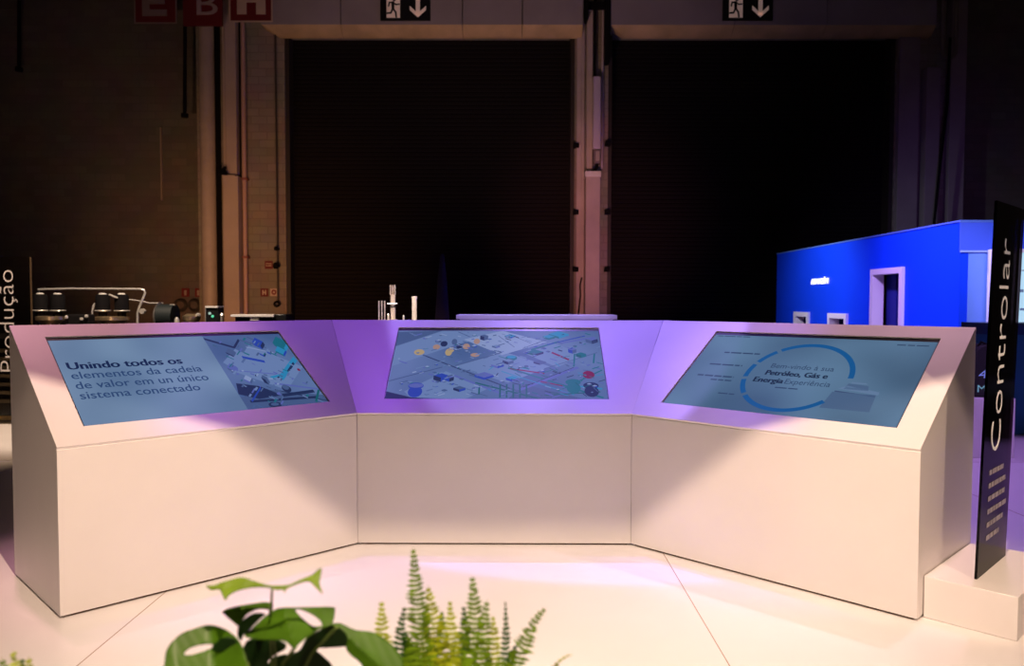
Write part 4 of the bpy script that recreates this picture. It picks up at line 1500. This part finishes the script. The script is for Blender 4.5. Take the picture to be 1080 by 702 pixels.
FERND.node_tree.nodes['Principled BSDF'].inputs['Specular IOR Level'].default_value = 0.2
PBOX = (-0.95, 0.42, 1.10, 1.62)
PZ = 0.60
root = empty('planter_box', (-0.25, 1.36, 0), 'white planter box in the foreground holding the leafy plants', 'planter')
m = MB()
x0, x1, y0, y1 = PBOX
t = 0.03
m.box(x0, x1, y0, y0 + t, 0.001, PZ + 0.03)
m.box(x0, x1, y1 - t, y1, 0.001, PZ + 0.03)
m.box(x0, x0 + t, y0 + t, y1 - t, 0.001, PZ + 0.03)
m.box(x1 - t, x1, y0 + t, y1 - t, 0.001, PZ + 0.03)
m.build('box', WHITE, root)
m = MB()
m.box(x0 + t, x1 - t, y0 + t, y1 - t, PZ - 0.25, PZ)
m.build('soil', mat('dark_soil', (0.03, 0.02, 0.012), 0.95, bump=1.0, nscale=40), root)


def smooth_poly(pts, sub=4):
    n = len(pts)
    out = []
    for i in range(n):
        p0, p1, p2, p3 = [Vector(pts[(i + k) % n][:2]) for k in (-1, 0, 1, 2)]
        for s in range(sub):
            t = s / sub
            out.append(0.5 * ((2 * p1) + (-p0 + p2) * t + (2 * p0 - 5 * p1 + 4 * p2 - p3) * t * t + (-p0 + 3 * p1 - 3 * p2 + p3) * t ** 3))
    return out


def inside(p, poly):
    c = False
    j = len(poly) - 1
    for i in range(len(poly)):
        if (poly[i].y > p.y) != (poly[j].y > p.y) and p.x < (poly[j].x - poly[i].x) * (p.y - poly[i].y) / (poly[j].y - poly[i].y + 1e-12) + poly[i].x:
            c = not c
        j = i
    return c


def leaf(parent, outline, holes, Y, dy, material, mid=None, amp=0.012, name='leaf', cup=0.0):
    """a real leaf blade: outline and fenestrations, Y = depth of its centre, dy(x, y) = depth change over the blade"""
    po = smooth_poly(outline)
    ph = [smooth_poly(h) for h in holes]
    vs_, es = [], []
    for poly in [po] + ph:
        k = len(vs_)
        vs_ += [v.copy() for v in poly]
        es += [(k + i, k + (i + 1) % len(poly)) for i in range(len(poly))]
    xs = [v.x for v in po]
    ys_ = [v.y for v in po]
    x = min(xs)
    st = 3.0
    while x < max(xs):
        y = min(ys_)
        while y < max(ys_):
            p = Vector((x, y))
            if inside(p, po) and not any(inside(p, h) for h in ph):
                vs_.append(p)
            y += st
        x += st
    r = delaunay_2d_cdt(vs_, es, [], 0, 1e-4)
    V, F_ = r[0], r[2]
    m = MB()
    for v in V:
        depth = Y + dy(v.x, v.y)
        if mid is not None:
            a_, b_ = Vector(mid[0]), Vector(mid[1])
            d = (b_ - a_).normalized()
            dist = abs((v - a_).cross(d))
            depth -= cup * min(dist, 40) / 40
            depth += 0.0003 * math.sin(dist * 0.55 + (v - a_).dot(d) * 0.25)
            if dist < 1.4:
                depth -= 0.002
        m.v.append(tuple(at(v.x, v.y, depth)))
    for f in F_:
        c = sum((V[i] for i in f), Vector((0, 0))) / len(f)
        if inside(c, po) and not any(inside(c, h) for h in ph):
            m.f.append(tuple(f))
            m.m.append(0)
    o = m.build(name, material, parent)
    for p in o.data.polygons:
        p.use_smooth = True
    s = o.modifiers.new('thickness', 'SOLIDIFY')
    s.thickness = 0.0012
    return o


root = empty('monstera_plant', (at(290, 700, 1.4).x, 1.38, PZ), 'broad leafed green plant with holed leaves in the foreground planter', 'plant')
# large left leaf
leaf(root, [(174, 730), (175, 700), (178, 685), (190, 671), (206, 664), (222, 660), (236, 663), (246, 669), (254, 677), (260, 691), (263, 712), (262, 735), (215, 745)],
     [[(195, 691), (202, 684.5), (214, 681), (224.5, 680.5), (225, 684), (214, 688.5), (202, 692)]], 1.34, lambda x, y: 0.0012 * (690 - y), LEAF, ((222, 661), (230, 740)), cup=0.03)
# underside roll of the left leaf
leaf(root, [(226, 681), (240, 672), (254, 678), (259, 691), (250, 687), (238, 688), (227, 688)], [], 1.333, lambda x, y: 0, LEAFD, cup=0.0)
# centre leaf with hole
leaf(root, [(259, 671), (268, 662), (279, 652), (288, 645), (297, 641.5), (312, 641), (332, 640.5), (352, 640.5), (354.5, 644), (352, 657), (347, 661), (338, 664), (325, 672.5), (317, 679), (311.5, 685), (305, 679), (298, 676), (275, 675)],
     [[(312.5, 644), (318, 643), (330, 648), (339, 655), (340.5, 660), (331, 660.5), (321, 653)]], 1.36, lambda x, y: 0.0020 * (660 - y), LEAF, ((300, 641), (312, 685)), cup=-0.03)
# folded left lobe of the centre leaf
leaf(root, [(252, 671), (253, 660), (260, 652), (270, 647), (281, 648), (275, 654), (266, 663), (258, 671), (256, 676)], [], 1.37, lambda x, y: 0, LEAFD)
leaf(root, [(236, 645), (250, 640), (268, 637), (280, 635.5), (288, 637), (287.5, 643), (275, 642.5), (263, 647.5), (256, 655), (252.5, 660.5), (245, 655), (238, 649)], [], 1.38, lambda x, y: 0.001 * (x - 250), LEAF,
     ((237, 645), (288, 640)), cup=-0.02)
# top young leaf, seen almost edge on
leaf(root, [(218.5, 618.5), (227, 618), (241, 613.5), (256, 610), (270, 614), (284, 618), (292, 618.5), (306, 617.5), (318, 612), (330, 607), (337, 601), (340, 600.5), (339.5, 607), (338, 616), (341.5, 627), (334, 620), (326, 613.8), (312, 617.5),
            (303, 622), (301.5, 626), (299, 622.5), (293, 623), (283, 620.5), (268, 620.5), (252, 624), (243, 629), (238.5, 634), (235, 627), (232, 622.5), (224, 623.5)], [], 1.37,
     lambda x, y: -0.0016 * (y - 615), LEAFL, ((222, 619), (338, 603)), cup=0.0)
# right leaf
leaf(root, [(350, 659), (360, 657.5), (376, 664.5), (395, 667), (411, 677), (421, 687), (427, 700), (428, 730), (395, 730), (383, 702), (372, 692), (366, 684), (368, 672), (360, 663)], [], 1.35,
     lambda x, y: 0.0012 * (690 - y), LEAF, ((352, 659), (415, 715)), cup=-0.03)
# shaded leaves behind
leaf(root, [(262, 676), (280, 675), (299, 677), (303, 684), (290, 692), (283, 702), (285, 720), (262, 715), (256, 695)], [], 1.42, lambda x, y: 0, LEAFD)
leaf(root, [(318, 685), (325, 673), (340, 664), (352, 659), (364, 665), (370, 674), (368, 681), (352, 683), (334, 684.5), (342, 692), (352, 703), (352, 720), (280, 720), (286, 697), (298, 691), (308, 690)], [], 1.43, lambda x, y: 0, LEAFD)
for pts, r in (([(288, 622, 1.37), (287.5, 632, 1.375), (287, 650, 1.39), (292, 690, 1.40), (290, 760, 1.38)], 0.0022),
               ([(312, 684, 1.36), (300, 700, 1.40), (292, 740, 1.38)], 0.003), ([(240, 672, 1.36), (262, 700, 1.40), (282, 750, 1.38)], 0.003),
               ([(356, 662, 1.36), (330, 690, 1.41), (300, 750, 1.38)], 0.003), ([(286, 640, 1.39), (286, 662, 1.40), (289, 720, 1.40)], 0.0025)):
    p = [at(*q) for q in pts]
    p.append(Vector((p[-1].x * 0.5 + at(290, 700, 1.38).x * 0.5, 1.38, PZ + 0.001)))
    MB().tube(p, r, 8).build('stem', STEM, root, smooth=True)


def frond(parent, pts, wmax, material, Y, seed, tipw=0.14, sp=5.0, curl=0.0, name='frond'):
    """a fern frond: rachis with paired leaflets. pts: from base to tip"""
    rnd = random.Random(seed)
    P3 = [at(x, y, Y + (0.0005 * (660 - y))) for x, y in pts]
    # resample
    Ls = [0.0]
    for i in range(1, len(P3)):
        Ls.append(Ls[-1] + (P3[i] - P3[i - 1]).length)
    tot = Ls[-1]

    def pos(s):
        for i in range(1, len(Ls)):
            if s <= Ls[i] or i == len(Ls) - 1:
                f = (s - Ls[i - 1]) / (Ls[i] - Ls[i - 1])
                return P3[i - 1].lerp(P3[i], f)
    m = MB()
    N = 14
    m.tube([pos(tot * k / N) for k in range(N + 1)], [0.0016 * (1 - 0.7 * k / N) for k in range(N + 1)], 6)
    step = sp / 840.26 * Y
    s = step
    side = 1
    w0 = wmax * 1.35 / 840.26 * Y
    while s < tot - step * 0.3:
        f = s / tot
        wd = w0 * min(1.0, tipw + (1 - f) * 2.2) * rnd.uniform(0.85, 1.1)
        p = pos(s)
        d = (pos(min(tot, s + 0.004)) - p).normalized()
        out_ = d.cross(Vector((0, 1, 0))).normalized()
        for sg in (-1, 1):
            o_ = (out_ * sg + d * rnd.uniform(0.0, 0.3) + Vector((0, rnd.uniform(-0.5, 0.5), 0))).normalized()
            a_ = p + d * (0.2 * step)
            b_ = p + o_ * wd * 0.45 + d * (0.50 * step)
            c_ = p + o_ * wd + d * (wd * 0.12) + Vector((0, -0.15 * wd, 0))
            e_ = p + o_ * wd * 0.5 - d * (0.36 * step)
            g_ = p - d * (0.30 * step)
            nn = Vector((0, 0.0004, 0))
            m.prism([a_, b_, c_, e_, g_], [a_ + nn, b_ + nn, c_ + nn, e_ + nn, g_ + nn])
        s += step
    return m.build(name, material, parent)


root = empty('fern', (at(480, 700, 1.5).x, 1.45, PZ), 'bushy light green fern with upright fronds in the foreground planter', 'plant')
FR_ = [([(452, 760), (446, 680), (440, 620), (436.5, 577)], 12, FERN, 1.42), ([(462, 760), (458, 700), (458, 650), (452, 617)], 12, FERNL, 1.45), ([(430, 760), (424, 700), (424, 660), (428, 640)], 9, FERND, 1.5),
       ([(450, 760), (436, 700), (428, 668)], 13, FERND, 1.52), ([(470, 770), (460, 700), (464, 660)], 13, FERND, 1.52), ([(490, 770), (484, 700), (486, 665)], 13, FERND, 1.52), ([(505, 770), (512, 710), (508, 680)], 13, FERND, 1.52),
       ([(412, 760), (404, 700), (404, 660), (403.5, 634)], 11, FERNL, 1.48), ([(480, 760), (478, 700), (477, 660), (475.5, 634)], 10, FERNL, 1.46), ([(500, 760), (498, 700), (502, 650), (499, 607)], 13, FERN, 1.43),
       ([(512, 760), (508, 700), (512, 655), (515, 632)], 11, FERN, 1.45), ([(490, 760), (488, 710), (492, 670), (490, 640)], 10, FERND, 1.47), ([(524, 760), (520, 705), (522, 675), (521, 650)], 10, FERNL, 1.46),
       ([(530, 760), (534, 700), (535, 665), (534, 634)], 5, FERND, 1.46), ([(525, 760), (545, 700), (562, 660), (572, 645), (576, 642)], 10, FERN, 1.42), ([(520, 760), (537, 705), (545, 680)], 9, FERND, 1.48),
       ([(466, 760), (466, 700), (468, 668), (467, 645)], 11, FERN, 1.47), ([(440, 760), (436, 700), (433, 670)], 12, FERN, 1.44), ([(452, 760), (452, 710), (446, 670), (447, 645)], 13, FERND, 1.46),
       ([(508, 760), (500, 715), (490, 690)], 12, FERN, 1.42), ([(470, 760), (478, 715), (484, 690)], 12, FERNL, 1.42), ([(540, 770), (575, 715), (592, 696), (600, 691), (605, 690)], 3.5, FERNL, 1.44),
       ([(420, 760), (415, 710), (414, 680)], 10, FERN, 1.47), ([(530, 760), (530, 715), (528, 690)], 11, FERN, 1.44)]
for i, (pts, wd, mt_, Y) in enumerate(FR_):
    frond(root, pts, wd, mt_, Y, i)
root = empty('fern', (at(25, 700, 1.4).x, 1.40, PZ), 'small fern whose tips show in the lower left corner', 'plant')
for i, (pts, wd, mt_) in enumerate((([(26, 770), (20, 715), (15, 688)], 10, FERNL), ([(30, 770), (31, 715), (32, 694)], 10, FERNL), ([(10, 770), (6, 715), (3, 695)], 10, FERN), ([(22, 770), (24, 720), (25, 697)], 9, FERND))):
    frond(root, pts, wd, mt_, 1.38, 40 + i)

# ------------------------------------------------------------------ shuttered lamp housing of the key light (unseen; its flap is added to cut the beam at the consoles)
K = Vector(KEY)
lamp = empty('stage_light', K + Vector((0, 0, 0.25)), 'unseen black stage light with an added flap that cuts its beam', 'lamp')
# flap plane: through the lamp; its lower edge lies on the ray that ends at the slopes y + 0.8 z = 4.9
ang = Vector((0, 4.92 - K.y, -K.z)).normalized()    # ray to the floor line under the consoles
p = K + ang * 0.9
upn = Vector((0, 1, 0.6)).normalized()
m = MB()
fw = 1.1
q = [p + Vector((-fw, 0, 0)), p + Vector((fw, 0, 0)), p + Vector((fw * 0.8, 0, 0)) + upn * 0.95, p + Vector((-fw * 0.8, 0, 0)) + upn * 0.95]
m.prism(q, [v + Vector((0, 0.004, -0.003)) for v in q])
m.build('beam_flap', BLACKM, lamp)  # unseen plate, added to block the upper part of the key beam
m = MB()
ax = (Vector((0.35, 3.3, 0)) - K).normalized()
m.tube([K - ax * 0.30, K - ax * 0.06], [0.10, 0.12], 20)
m.build('housing', BLACKM, lamp, smooth=True)
m = MB()
m.tube([K - ax * 0.2, K + Vector((0, -0.1, 0.7))], 0.02, 10)
m.build('yoke', BLACKM, lamp)
